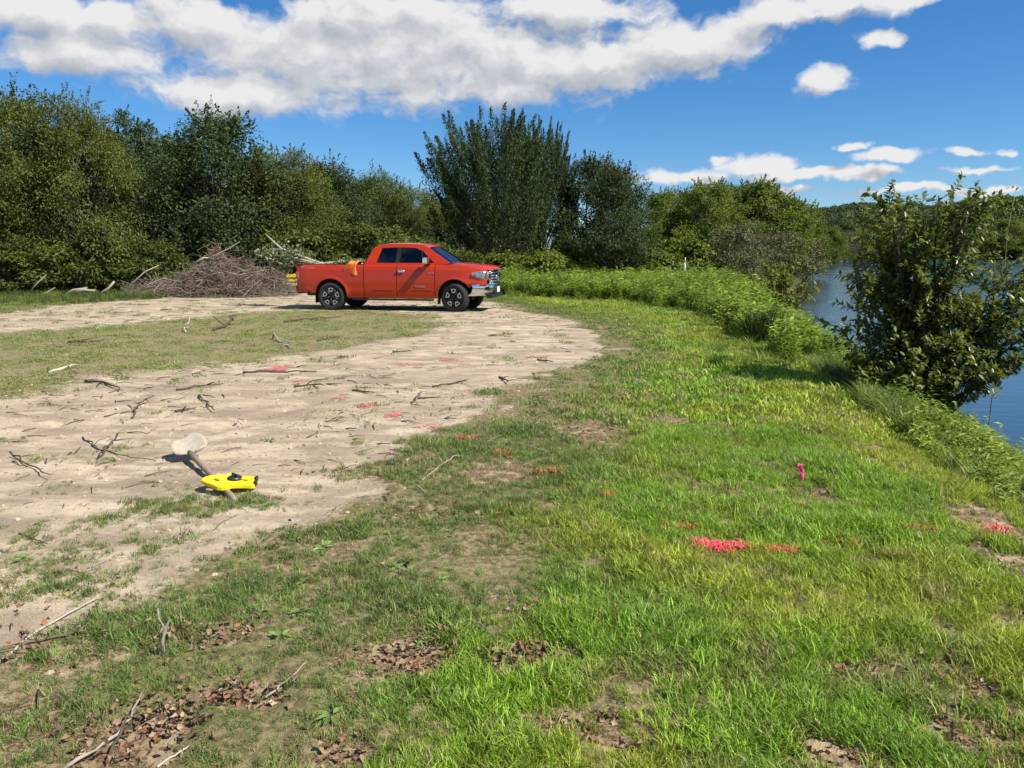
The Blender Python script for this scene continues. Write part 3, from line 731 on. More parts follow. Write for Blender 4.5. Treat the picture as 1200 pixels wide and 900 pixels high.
hill_wood('hillside_forest', 'mixed green forest covering the hillside across the river', P_right, 7000, 7.5, ['leaf_mid', 'leaf_dark', 'leaf_blue', 'leaf_light'], 9)
# trees at the water's edge of the far bank
for i, (u, Y, v, w, k) in enumerate([(972, 210, 268, 34, 'willow'), (990, 235, 272, 30, 'grey'), (1010, 260, 270, 40, 'light'), (1045, 300, 268, 44, 'willow'), (1085, 330, 266, 40, 'light'), (1130, 350, 262, 46, 'd'), (1180, 360, 258, 50, 'light'), (1225, 360, 255, 50, 'd')]):
    plant('broadleaf_tree', k, u, Y, v, w, ['first far bank tree right of the near clump', 'brownish far bank tree beside the open water', 'far bank tree behind the left side of the riverside bush', 'far bank tree behind the crown of the riverside bush',
          'far bank tree seen through the middle of the riverside bush', 'far bank tree right of the riverside bush top', 'far bank tree near the right edge of the photo', 'far bank tree at the right border'][i], 'tree', 'trees on the far bank', i * 0.8, z=WATER_Z)
# ------------------------------------------------------------------ red pickup truck
M['paint'] = plain('truck_paint', (0.43, 0.029, 0.003), 0.32, var=0.05, scale=3, coat=0.6, spec=0.3)
M['dusty'] = plain('dusty_paint', (0.36, 0.040, 0.016), 0.45, var=0.10, scale=5, coat=0.5)
M['chrome'] = plain('chrome', (0.72, 0.74, 0.76), 0.10, metal=1.0, var=0.05)
M['alloy'] = plain('alloy', (0.62, 0.62, 0.62), 0.28, metal=0.9, var=0.06)
M['rubber'] = plain('rubber', (0.022, 0.022, 0.022), 0.85, var=0.3, scale=30, bump=0.3)
M['trim'] = plain('black_trim', (0.012, 0.012, 0.013), 0.5, var=0.2)
M['under'] = plain('underbody', (0.008, 0.008, 0.008), 0.9, var=0.2)
M['seat'] = plain('seat_cloth', (0.03, 0.028, 0.027), 0.9, var=0.2, scale=20)
M['lamp_red'] = plain('tail_lamp_lens', (0.45, 0.05, 0.04), 0.12, var=0.15, scale=20, coat=1)
M['lamp_clear'] = plain('head_lamp_lens', (0.26, 0.28, 0.30), 0.08, metal=0.5, var=0.95, scale=16, coat=1, detail=1)
M['white'] = plain('white_paint', (0.75, 0.75, 0.73), 0.5, var=0.05)
M['decal'] = plain('grey_decal', (0.42, 0.40, 0.40), 0.5, var=0.1)
def glass_mat(name, tint, mixf):
    m, nt, N, L, out = new_mat(name)
    g = N('ShaderNodeBsdfGlossy'); g.inputs['Roughness'].default_value = 0.02; g.inputs['Color'].default_value = (0.9, 0.95, 1, 1)
    t = N('ShaderNodeBsdfTransparent'); t.inputs['Color'].default_value = (*tint, 1)
    fr = N('ShaderNodeFresnel'); fr.inputs['IOR'].default_value = 1.5
    ad = N('ShaderNodeMath'); ad.operation = 'ADD'; L(fr.outputs[0], ad.inputs[0]); ad.inputs[1].default_value = mixf
    ms = N('ShaderNodeMixShader'); L(ad.outputs[0], ms.inputs[0]); L(t.outputs[0], ms.inputs[1]); L(g.outputs[0], ms.inputs[2]); L(ms.outputs[0], out.inputs[0])
    return m
M['glass'] = glass_mat('tinted_glass', (0.18, 0.20, 0.20), 0.02)
M['shield'] = glass_mat('windshield_glass', (0.45, 0.52, 0.55), 0.14)

TX = 3.70                                   # front axle; rear axle at 0
def body_y(x, z):
    y = 0.985
    if z > 0.85: y -= 0.075 * ((z - 0.85) / 0.5) ** 2
    if z < 0.62: y -= 0.06 * ((0.62 - z) / 0.3) ** 2
    if x > 3.75: y -= 0.20 * ((x - 3.75) / 0.9) ** 2
    if x < -0.7: y -= 0.06 * ((-0.7 - x) / 0.4) ** 2
    for xc in (0.0, TX):
        d = abs(math.hypot(x - xc, z - 0.42) - 0.50)
        y += 0.028 * max(0, 1 - d / 0.11) ** 2
    # shoulder crease and lower door line
    y += 0.012 * math.exp(-((z - 1.16) / 0.035) ** 2) - 0.014 * math.exp(-((z - 0.66) / 0.03) ** 2)
    return y
def body_bottom(x):
    b = 0.37
    if x < -0.45: b = 0.48 + 0.16 * min(1, (-0.45 - x) / 0.5)
    if x > 4.1: b = 0.74
    for xc in (0.0, TX):
        if abs(x - xc) < 0.50: b = max(b if abs(x - xc) > 0.45 else 0.37, 0.42 + math.sqrt(0.25 - (x - xc) ** 2))
    return b
def body_top(x):
    if x <= 1.02: return 1.315
    if x <= 3.05: return 1.335
    t = (x - 3.05) / 1.6
    return 1.335 - 0.035 * t - 0.085 * t ** 3

def side_panel(x0, x1, side):
    xs = sorted(set([x0, x1] + [xx for xx in np.linspace(x0, x1, max(6, int((x1 - x0) / 0.06))).tolist()] +
                    [xc + s * 0.5 * math.sin(a) for xc in (0, TX) for s in (-1, 1) for a in np.linspace(0, 1.5707, 10) if x0 < xc + s * 0.5 * math.sin(a) < x1]))
    P = []
    for x in xs:
        b, t = body_bottom(x), body_top(x)
        col_ = []
        for k in range(13):
            z = b + (t - b) * k / 12
            col_.append((x, side * body_y(x, z), z))
        # rolled edge at the bottom and at the top
        col_.insert(0, (x, side * (body_y(x, b) - 0.05), b + 0.004)); col_.append((x, side * (body_y(x, t) - 0.04), t + 0.006))
        P.append(col_)
    mb = MB(); mb.grid(P); return mb

def build_truck():
    T = empty('pickup_truck')
    tag(T, 'red four-door pickup truck parked on the sandy turnaround', 'truck')
    for s in (-1, 1):
        for nm, a, b in (('bed_side', -1.06, 1.012), ('rear_door', 1.030, 2.003), ('front_door', 2.019, 3.128), ('fender', 3.144, 4.60)):
            p = side_panel(a, b, s).build(nm, M['paint'], T)
            if nm == 'front_door':
                h = MB(); y = s * (body_y(2.1, 1.17) + 0.03)
                h.tube([(2.02, y - s * .04, 1.155), (2.05, y, 1.16), (2.24, y, 1.165), (2.27, y - s * .04, 1.16)], [.014, .02, .02, .014], 8)
                h.box((2.15, y - s * .03, 1.15), (.2, .01, .07)); h.build('handle', M['chrome'], p)
                m_ = MB(); m_.box((2.75, s * (body_y(2.75, .63) + .004), .625), (.62, .02, .022)); m_.build('moulding', M['dusty'], p)
            if nm == 'rear_door':
                m_ = MB(); m_.box((1.6, s * (body_y(1.6, .63) + .004), .625), (.62, .02, .022)); m_.build('moulding', M['dusty'], p)
            if nm == 'bed_side':
                l = MB(); l.box((-1.035, s * 0.925, 1.02), (.10, .07, .20)); l.build('tail_lamp', M['lamp_red'], p, bevel=.015)
                l = MB(); l.box((-1.02, s * 0.938, .985), (.06, .06, .06)); l.build('reverse_lamp', M['lamp_clear'], p, bevel=.01)
                r_ = MB(); r_.box((-.03, s * .888, 1.325), (2.04, .05, .022)); r_.build('bed_rail_cap', M['trim'], p, bevel=.006)
        # arch lip, wheel-well liner, mud flap
        for xc in (0.0, TX):
            w = MB(); P = []
            for k in range(17):
                a = math.pi * (-0.04 + 1.08 * k / 16)
                P.append([(xc + .505 * math.cos(a), s * y, .42 + .505 * math.sin(a)) for y in (.55, .75, .93)])
            w.grid(P); w.build('wheel_well', M['under'], T)
            f = MB(); f.box((xc - .50, s * .80, .34), (.02, .26, .24)); f.build('mud_flap', M['rubber'], T)
        # greenhouse
        def yg(z): return 0.925 - (z - 1.33) * 0.40
        def plate(mb, pts, th=0.05, off=0.0):
            n = len(pts)
            o = [(x, s * (yg(z) + off), z) for (x, z) in pts]; i_ = [(x, s * (yg(z) + off - th), z) for (x, z) in pts]
            mb.add(o + i_, [tuple(range(n)), tuple(range(2 * n - 1, n - 1, -1))] + [(k, (k + 1) % n, n + (k + 1) % n, n + k) for k in range(n)])
        fr = MB()
        plate(fr, [(1.03, 1.338), (3.55, 1.338), (3.5, 1.372), (1.045, 1.372)], .06, -.003)
        plate(fr, [(1.045, 1.372), (1.38, 1.372), (1.52, 1.79), (1.50, 1.885), (1.36, 1.86), (1.24, 1.76)])
        plate(fr, [(1.52, 1.79), (1.97, 1.805), (2.10, 1.805), (2.52, 1.79), (2.74, 1.70), (2.90, 1.80), (2.62, 1.892), (2.2, 1.915), (1.70, 1.908), (1.50, 1.885)])
        plate(fr, [(2.74, 1.70), (3.10, 1.372), (3.56, 1.372), (2.90, 1.80)])
        f = fr.build('cab_frame', M['paint'], T, bevel=.008)
        bp = MB(); plate(bp, [(1.96, 1.372), (2.08, 1.372), (2.10, 1.803), (1.985, 1.803)], .04, -.004); bp.build('door_pillar', M['trim'], f)
        qp = MB(); plate(qp, [(2.76, 1.372), (2.79, 1.372), (2.72, 1.72), (2.69, 1.735)], .03, -.008); qp.build('quarter_divider', M['trim'], f)
        g = MB(); plate(g, [(1.37, 1.365), (1.97, 1.365), (1.99, 1.81), (1.51, 1.80)], .008, -.022); g.build('side_window', M['glass'], T)
        g = MB(); plate(g, [(2.06, 1.365), (3.12, 1.365), (2.75, 1.71), (2.53, 1.80), (2.08, 1.81)], .008, -.022); g.build('side_window', M['glass'], T)
        # mirror
        mi = MB(); mi.box((2.93, s * 1.12, 1.44), (.14, .26, .19)); mo = mi.build('mirror', M['chrome'], T, bevel=.04)
        am = MB(); am.box((2.95, s * .97, 1.38), (.10, .16, .06)); am.build('mirror_arm', M['trim'], mo)
        # wheels
        for xc in (0.0, TX):
            W = empty('wheel'); W.parent = T; W.location = (xc, s * 0.865, 0.408)
            if xc > 1: W.rotation_euler = (0, 0, R(-14))
            t = MB(); t.lathe([(.265, -.115), (.30, -.135), (.355, -.14), (.395, -.118), (.408, -.07), (.409, 0), (.408, .07), (.395, .118), (.355, .14), (.30, .135), (.265, .115)], 48)
            for k in range(40):
                a = 2 * math.pi * k / 40
                for q in (-.075, -.02, .04, .09):
                    t.box((.409 * math.cos(a + q), q, .409 * math.sin(a + q)), (.012, .035, .034), Matrix.Rotation(-(a + q), 3, 'Y'))
            ty = t.build('tyre', M['rubber'], W)
            rm = MB(); rm.lathe([(.262, s * .10), (.268, s * .125), (.258, s * .128), (.245, s * .09), (.235, s * -.02), (.0, s * -.02)], 40); ri = rm.build('rim', M['trim'], W)
            sp = MB()
            for k in range(5):
                a0 = 2 * math.pi * k / 5 + 0.3
                def pt(r, a, y): return (r * math.cos(a0 + a), s * y, r * math.sin(a0 + a))
                # silver horseshoe bracket
                out_ = [(.252, -.36), (.252, -.18), (.252, 0), (.252, .18), (.252, .36), (.15, .30), (.125, .0), (.15, -.30)]
                inn = [(.222, -.24), (.224, -.12), (.226, 0), (.224, .12), (.222, .24), (.178, .17), (.165, 0), (.178, -.17)]
                vs = [pt(r, a, .118) for r, a in out_] + [pt(r, a, .118) for r, a in inn] + [pt(r, a, .07) for r, a in out_] + [pt(r, a, .07) for r, a in inn]
                n = 8
                fs = []
                for j in range(n):
                    j2 = (j + 1) % n
                    fs += [(j, j2, n + j2, n + j), (j, j2, 2 * n + j2, 2 * n + j), (n + j, n + j2, 3 * n + j2, 3 * n + j)]
                sp.add(vs, fs)
            sp.build('spoke', M['alloy'], ri)
            dk = MB()
            for k in range(5):
                a = 2 * math.pi * (k + .5) / 5 + .3
                dk.tube([(.04 * math.cos(a), s * .105, .04 * math.sin(a)), (.24 * math.cos(a), s * .105, .24 * math.sin(a))], [.035, .03], 6)
            dk.lathe([(.075, s * .07), (.075, s * .115), (.05, s * .128), (0.001, s * .13)], 20); dk.build('hub', M['trim'], ri)
        # running board and head lamp
        rb = MB(); rb.box((1.85, s * .90, .335), (2.45, .10, .05)); rb.build('rocker_step', M['trim'], T, bevel=.015)
        hl = MB(); P = []
        for k in range(9):
            q = k / 8; xq = np.interp(q, [0, .3, .5, .7, 1], [4.66, 4.64, 4.56, 4.44, 4.20]); yy = np.interp(q, [0, .3, .5, .7, 1], [.54, .70, .80, .885, .952])
            lo, hi = np.interp(q, [0, .6, 1], [.90, .90, 1.02]), np.interp(q, [0, .5, 1], [1.16, 1.17, 1.12]); dx, dy = .02 * (1 - q), .02 * q
            P.append([(xq - dx * 2, s * (yy - dy * 2), lo - .01), (xq + dx, s * (yy + dy), lo + .01), (xq + dx, s * (yy + dy), (lo + hi) / 2), (xq + dx * .4, s * (yy + dy * .4), hi - .02), (xq - dx * 2, s * (yy - dy * 2), hi)])
        hl.grid(P); H_ = hl.build('head_lamp', M['lamp_clear'], T)
        b_ = MB(); b_.box((4.60, s * .66, 1.02), (.17, .12, .12)); b_.box((4.52, s * .78, 1.02), (.12, .08, .12)); b_.build('bulb_housing', M['trim'], H_, bevel=.02)
    # roof
    P = []
    for (x, z) in ((1.24, 1.76), (1.36, 1.858), (1.50, 1.884), (1.70, 1.906), (2.2, 1.914), (2.62, 1.890), (2.78, 1.85), (2.90, 1.80)):
        w = 0.925 - (z - 1.33) * 0.40 - .004
        P.append([(x - (.05 * (1 - (j / 5 - 1) ** 2) if x < 1.3 else 0) + (.13 * (1 - (j / 5 - 1) ** 2) if x > 2.7 else 0), w * (j / 5 - 1), z + .035 * (1 - (j / 5 - 1) ** 4)) for j in range(11)])
    rf = MB(); rf.grid(P); r_ = rf.build('roof', M['paint'], T)
    mk = MB(); mk.box((1.52, 0, 1.945), (.12, .05, .05)); mk.build('roof_fin', M['trim'], r_, bevel=.01)
    # windshield, rear glass, cab back
    P = []
    for k in range(7):
        q = k / 6; z = 1.80 - (1.80 - 1.368) * q; w = 0.925 - (z - 1.33) * 0.40 - .03
        P.append([(2.905 + (3.56 - 2.905) * q + .13 * (1 - (j / 6 - 1) ** 2), w * (j / 6 - 1), z + .018 * (1 - (j / 6 - 1) ** 2)) for j in range(13)])
    g = MB(); g.grid(P); ws = g.build('windshield', M['shield'], T)
    wp = MB(); wp.tube([(3.62, -.5, 1.385), (3.68, .05, 1.385)], .012, 5); wp.tube([(3.66, .0, 1.385), (3.62, .55, 1.39)], .012, 5); wp.build('wiper', M['trim'], ws)
    bk = MB()
    bk.add([(1.03, -.92, 1.30), (1.03, .92, 1.30), (1.045, .91, 1.42), (1.045, -.91, 1.42)], [(0, 1, 2, 3)])
    bk.add([(1.03, -.93, .42), (1.03, .93, .42), (1.03, .92, 1.30), (1.03, -.92, 1.30)], [(0, 1, 2, 3)]); bk.build('cab_back', M['paint'], T)
    rg_ = MB(); rg_.add([(1.047, -.9, 1.42), (1.047, .9, 1.42), (1.235, .76, 1.762), (1.235, -.76, 1.762)], [(0, 1, 2, 3)]); rg_.build('rear_window', M['glass'], T)
    # interior
    fl = MB(); fl.box((2.3, 0, 0.95), (2.3, 1.72, .7)); fl.box((3.35, 0, 1.32), (.5, 1.7, .06)); cab = fl.build('cabin', M['under'], T)
    for (x, y) in ((2.35, .42), (2.35, -.42), (1.35, .42), (1.35, -.42)):
        st = MB(); st.box((x, y, 1.38), (.14, .50, .34)); st.box((x - .03, y, 1.62), (.10, .26, .16)); st.build('seat', M['seat'], cab, bevel=.04)
    sw = MB(); sw.tube([(2.88 + .06 * math.sin(a), .42 + .19 * math.cos(a), 1.38 + .17 * math.sin(a)) for a in np.linspace(0, 2 * math.pi, 17)], .015, 5, False); sw.build('steering_wheel', M['trim'], cab)
    # hood
    P = []
    for k in range(15):
        x = 3.30 + 1.34 * k / 14
        row = []
        for j in range(15):
            t = j / 7 - 1
            bulge = .055 * (1 - t * t) + .022 * math.exp(-((abs(t) - .55) / .12) ** 2)
            xx = x + (.07 + .10 * (k / 14)) * (1 - t * t) if k > 10 else x + .07 * (1 - t * t) * k / 14
            w = body_y(x, body_top(x)) - .045
            row.append((xx, w * t, body_top(x) + .008 + bulge * (1 - .4 * (k / 14) ** 3) - (.05 if k == 14 else 0)))
        P.append(row)
    h = MB(); h.grid(P); h.build('hood', M['paint'], T)
    # front: grille, bumper, plate
    def xf(y): return 4.70 - .04 - .42 * max(0, (abs(y) - .45) / .46) ** 2.0
    lip = MB(); P = []
    for j in range(21):
        y = -.60 + 1.2 * j / 20
        P.append([(xf(y) - .10, y, 1.275 - .03 * abs(y)), (xf(y) + .01, y, 1.255 - .06 * y * y), (xf(y) + .045, y, 1.21 - .06 * y * y), (xf(y) + .03, y, 1.17 - .06 * y * y), (xf(y) - .03, y, 1.17 - .06 * y * y)])
    lip.grid(P); gr = lip.build('grille', M['chrome'], T)
    fr = MB()
    for s in (-1, 1):
        fr.tube([(xf(.56) + .01, s * .56, 1.20), (xf(.60), s * .60, .98), (xf(.55) + .01, s * .53, .78)], [.045, .04, .045], 8)
    fr.tube([(xf(.53) + .02, -.53, .79), (xf(0) + .03, 0, .77), (xf(.53) + .02, .53, .79)], .035, 8); fr.build('surround', M['chrome'], gr)
    bkp = MB(); bkp.box((4.60, 0, .98), (.06, 1.10, .44)); bkp.build('mesh_panel', M['trim'], gr)
    for z in (.86, .94, 1.02, 1.10):
        b_ = MB(); b_.tube([(xf(.52) + .005, -.54, z), (4.685, 0, z), (xf(.52) + .005, .54, z)], .014, 6); b_.build('bar', M['alloy'], gr)
    em = MB(); em.lathe([(.095, .0), (.095, .02), (.075, .02), (.075, .0)], 24, axis='z')
    em.lathe([(.05, .0), (.05, .022), (.036, .022), (.036, .0)], 20, axis='z')
    e_ = em.build('emblem', M['chrome'], gr); e_.location = (4.70, 0, .985); e_.rotation_euler = (0, R(90), 0); e_.scale = (.7, 1, 1)
    bm_ = MB(); P = []
    for j in range(25):
        y = -.985 + 1.97 * j / 24
        x_ = 4.75 - .05 - .50 * max(0, (abs(y) - .45) / .53) ** 2.2
        P.append([(x_ - .12, y, .80), (x_, y, .795), (x_ + .03, y, .74), (x_ + .03, y, .62), (x_ - .01, y, .52 + .02 * abs(y)), (x_ - .10, y, .46)])
    bm_.grid(P); bu = bm_.build('front_bumper', M['chrome'], T)
    ins = MB(); ins.box((4.72, 0, .60), (.03, .92, .16)); ins.build('air_intake', M['trim'], bu, bevel=.01)
    for s in (-1, 1):
        fg = MB(); fg.box((4.635, s * .74, .665), (.06, .17, .11), Matrix.Rotation(R(-18 * s), 3, 'Z')); fg.build('fog_lamp', M['trim'], bu, bevel=.015)
    va = MB(); va.box((4.66, 0, .45), (.16, 1.5, .10)); va.build('lower_valance', M['trim'], bu, bevel=.02)
    pl = MB(); pl.box((4.755, 0, .62), (.012, .31, .155)); pl.build('number_plate', M['white'], bu)
    # tailgate, rear bumper, bed
    tg = MB(); tg.box((-1.055, 0, 1.02), (.06, 1.72, .58)); t_ = tg.build('tailgate', M['paint'], T, bevel=.02)
    th = MB(); th.box((-1.092, 0, 1.16), (.02, .25, .07)); th.build('handle', M['trim'], t_)
    rb = MB(); P = []
    for j in range(13):
        y = -.96 + 1.92 * j / 12; x_ = -1.16 + .10 * max(0, (abs(y) - .8) / .16) ** 2
        P.append([(x_ + .16, y, .72), (x_, y, .715), (x_ - .02, y, .66), (x_ - .005, y, .52), (x_ + .10, y, .47)])
    rb.grid(P); rb.build('rear_bumper', M['dusty'], T)
    for s in (-1, 1):
        c = MB(); c.box((-.90, s * .90, .60), (.36, .06, .17)); c.build('bumper_corner', M['dusty'], T, bevel=.02)
    bd = MB(); bd.box((0, 0, .76), (2.08, 1.74, .05)); bd.box((0, .84, 1.04), (2.06, .03, .55)); bd.box((0, -.84, 1.04), (2.06, .03, .55)); bd.box((1.0, 0, 1.04), (.03, 1.7, .55)); bd.build('bed', M['under'], T)
    ch = MB(); ch.box((1.7, 0, .62), (5.2, .9, .26)); ch.box((1.85, .0, .60), (2.3, 1.78, .42)); ch.box((4.3, 0, .70), (.55, 1.3, .5))
    ch.tube([(0, -.8, .42), (0, .8, .42)], .06, 8); ch.tube([(TX, -.75, .42), (TX, .75, .42)], .05, 8); ch.tube([(-.9, -.6, .45), (-.5, -.62, .45)], .035, 8); ch.build('chassis', M['under'], T)
    # lettering
    def text(body, size, loc, mat, nm, parent):
        cu = bpy.data.curves.new(nm, 'FONT'); cu.body = body; cu.size = size; cu.extrude = .003; cu.align_x = 'LEFT'
        tmp = bpy.data.objects.new(nm, cu); col.objects.link(tmp)
        me = bpy.data.meshes.new_from_object(tmp); bpy.data.objects.remove(tmp)
        o = link(nm, me, parent, mat, loc); o.rotation_euler = (R(90), 0, 0); return o
    text('TRD', .085, (-.93, -(body_y(-.9, 1.23) + .006), 1.205), M['decal'], 'lettering', T)
    text('OFF ROAD', .05, (-.73, -(body_y(-.7, 1.23) + .006), 1.21), M['decal'], 'lettering', T)
    text('TUNDRA', .075, (2.55, -(body_y(2.7, .73) + .006), .69), M['alloy'], 'lettering', T)
    text('5.7L V8', .06, (2.93, -(body_y(3.0, 1.10) + .012), 1.07), M['alloy'], 'lettering', T)
    return T
truck = build_truck()
TRUCK_RZ = R(-11)
rw, fw = spot(388, 362.5), spot(535, 366.5)
mid = (rw + fw) / 2
fwd = Vector((math.cos(TRUCK_RZ), math.sin(TRUCK_RZ), 0)); left = Vector((-fwd.y, fwd.x, 0))
truck_o = mid - fwd * (TX / 2) + left * 0.99
tz = max(hgt(*(truck_o + fwd * a + left * b).xy) for a in (0, TX) for b in (-.86, .86))
truck.location = (truck_o.x, truck_o.y, tz - 0.015); truck.rotation_euler = (0, 0, TRUCK_RZ)
def on_truck(x, y, z): return Vector((truck_o.x, truck_o.y, tz - 0.015)) + fwd * x + left * y + Vector((0, 0, z))
# ------------------------------------------------------------------ load on the truck
M['pale_bark'] = plain('pale_bark', (0.42, 0.37, 0.29), 0.85, var=0.25, scale=12, bump=0.4)
M['grey_wood'] = plain('grey_wood', (0.30, 0.26, 0.21), 0.9, var=0.35, scale=16, bump=0.5)
M['leaf_pale_stem'] = plain('pale_stem', (0.26, 0.25, 0.13), 0.8)
M['dark_wood'] = plain('dark_wood', (0.085, 0.060, 0.042), 0.9, var=0.45, scale=18, bump=0.5)
M['brush_wood'] = plain('brush_wood', (0.205, 0.165, 0.132), 0.9, var=0.55, scale=3)
M['brown_wood'] = plain('brown_wood', (0.15, 0.105, 0.072), 0.9, var=0.4, scale=18, bump=0.5)
M['leaf_pale'] = leaf_mat('leaf_pale', (0.10, 0.125, 0.055), (0.27, 0.30, 0.17), 0.25)
M['leaf_brown'] = leaf_mat('leaf_brown', (0.060, 0.036, 0.020), (0.24, 0.155, 0.085), 0.2, 0.8)
M['orange'] = plain('orange_cloth', (0.80, 0.19, 0.03), 0.8, var=0.12, scale=10)
M['yellow'] = plain('yellow_plastic', (0.78, 0.60, 0.012), 0.38, var=0.06, scale=20)
M['blackp'] = plain('black_plastic', (0.02, 0.022, 0.018), 0.4, var=0.3, scale=30)
M['pink'] = plain('pink_paint', (0.80, 0.085, 0.12), 0.75, var=0.2, scale=40)
M['pink_faded'] = plain('faded_pink_paint', (0.62, 0.26, 0.21), 0.9, var=0.2, scale=30)
M['orange_paint'] = plain('orange_paint', (0.50, 0.12, 0.05), 0.85, var=0.3, scale=40)
def spray(name, c, cut):
    m = plain(name, c, 0.8, var=0.25, scale=40); nt = m.node_tree; N, L = nt.nodes.new, nt.links.new
    b = next(n for n in nt.nodes if n.type == 'BSDF_PRINCIPLED'); out = next(n for n in nt.nodes if n.type == 'OUTPUT_MATERIAL')
    tc = N('ShaderNodeTexCoord'); no = N('ShaderNodeTexNoise'); no.inputs['Scale'].default_value = 26; no.inputs['Detail'].default_value = 8; no.inputs['Roughness'].default_value = 0.7; L(tc.outputs['Object'], no.inputs['Vector'])
    mr = N('ShaderNodeMapRange'); L(no.outputs['Fac'], mr.inputs[0]); mr.inputs[1].default_value = cut; mr.inputs[2].default_value = cut + .1
    t = N('ShaderNodeBsdfTransparent'); ms = N('ShaderNodeMixShader'); L(mr.outputs[0], ms.inputs[0]); L(t.outputs[0], ms.inputs[1]); L(b.outputs[0], ms.inputs[2]); L(ms.outputs[0], out.inputs[0])
    return m
M['pink_soil'] = spray('pink_sprayed_soil', (0.60, 0.16, 0.15), .44); M['pink_faded_soil'] = spray('faded_sprayed_soil', (0.55, 0.25, 0.20), .46); M['orange_paint_soil'] = spray('orange_sprayed_soil', (0.48, 0.13, 0.06), .44)
M['steel'] = plain('muddy_steel', (0.40, 0.345, 0.26), 0.75, metal=0.1, var=0.22, scale=18, bump=0.3)
M['handle'] = plain('weathered_handle', (0.26, 0.185, 0.125), 0.7, var=0.3, scale=14, bump=0.3)

def branch_leaves(rg, centers, n, spread, L_, W_, name, mat, parent):
    k = rg.integers(0, len(centers), n); c = np.array(centers)[k] + rg.normal(0, spread, (n, 3))
    me = leaf_quads(c, rg.normal(0, 1, (n, 3)), rg.normal(0, .6, (n, 3)) + np.array([0, 0, .7]), L_ * (0.7 + .6 * rg.random(n)), W_, np.clip(rg.normal(.5, .25, n), 0, 1), name)
    return link(name, me, parent, mat)

rg = np.random.default_rng(77)
br = empty('cut_branch', on_truck(-0.85, 0.1, 1.33)); tag(br, 'long bare pale branch slanting up out of the truck bed over the tailgate', 'branch')
b0 = Vector(br.location)
def rel(p): return tuple(Vector(p) - b0)
tipA, tipB = Vector((at_x(312, 24.6), 24.6, top_z(274, 24.6))), Vector((at_x(300, 24.6), 24.6, top_z(299, 24.6)))
fork = Vector((at_x(331, 24.2), 24.2, top_z(292, 24.2)))
mb = MB(); mb.tube([rel(on_truck(0.6, .1, 1.15)), rel(on_truck(-.85, .1, 1.36)), rel(fork), rel((fork + tipA) / 2 + Vector((.03, 0, -.04))), rel(tipA)], [.045, .04, .034, .026, .014], 8); mb.build('stem', M['pale_bark'], br)
mb = MB(); mb.tube([rel(fork), rel((fork + tipB) / 2 + Vector((0, .05, .08))), rel(tipB)], [.028, .024, .012], 7); mb.build('side_limb', M['pale_bark'], br)
br2 = empty('leafy_branch', on_truck(-1.0, .0, 1.30)); tag(br2, 'leafy cut branch with pale leaf undersides drooping behind the tailgate', 'branch')
b0 = Vector(br2.location)
mb = MB(); cs = []
for k in range(7):
    e_ = Vector((at_x(302 + 7 * k, 24.3), 24.2 + .3 * rg.random(), top_z(290 + 26 * rg.random(), 24.3)))
    mb.tube([(0.3, 0, 0), tuple((e_ - b0) * .5 + Vector((0, 0, .12))), tuple(e_ - b0)], [.022, .016, .006], 5)
    for q in (.45, .6, .75, .9, 1.0): cs.append(tuple((e_ - b0) * q + Vector((0, 0, .08))))
mb.build('stem', M['pale_bark'], br2); branch_leaves(rg, cs, 620, .12, .12, .075, 'foliage', M['leaf_pale'], br2)
ld = empty('brush_load', on_truck(0, 0, .79)); ld.rotation_euler = (0, 0, TRUCK_RZ); tag(ld, 'heap of cut pale limbs and leaves filling the truck bed', 'brush')
for k in range(9):
    mb = MB(); y = -.62 + .155 * k; z = .40 + .15 * rg.random()
    mb.tube([(-.95, y + rg.normal(0, .05), z - .1), (-.3, y, z + .02 * rg.random()), (.35, y + rg.normal(0, .05), z + .06), (.90, y + rg.normal(0, .04), z)], [.035, .04, .035, .02], 7); mb.build('limb', M['pale_bark'], ld)
branch_leaves(rg, [(x, y, .50 + .06 * math.sin(3 * x)) for x in np.linspace(-.9, .75, 14) for y in np.linspace(-.7, .7, 6)], 1900, .06, .12, .07, 'foliage', M['leaf_pale'], ld)
# orange vest over the bed rail
mb = MB(); P = []
for i in range(13):
    t = i / 12; row = []
    for j in range(9):
        s = j / 8
        x = .52 + .36 * s + .05 * math.sin(5 * t + s * 2) - .06 * t
        if t < .35: y, z = -.70 - .235 * (t / .35), 1.375 + .05 * math.sin(t / .35 * math.pi) + .012 * math.sin(9 * s)
        else:
            q = (t - .35) / .65; y, z = -.955 - .03 * math.sin(7 * s + 3 * q) - .01, 1.385 - .36 * q * (1 - .45 * s * 0 - .35 * math.cos(2.2 * s))
        row.append(tuple(on_truck(x, y, z)))
    P.append(row)
mb.grid(P); v = mb.build('safety_vest', M['orange']); tag(v, 'orange cloth vest draped over the truck bed rail', 'vest')
md = v.modifiers.new('thick', 'SOLIDIFY'); md.thickness = .012

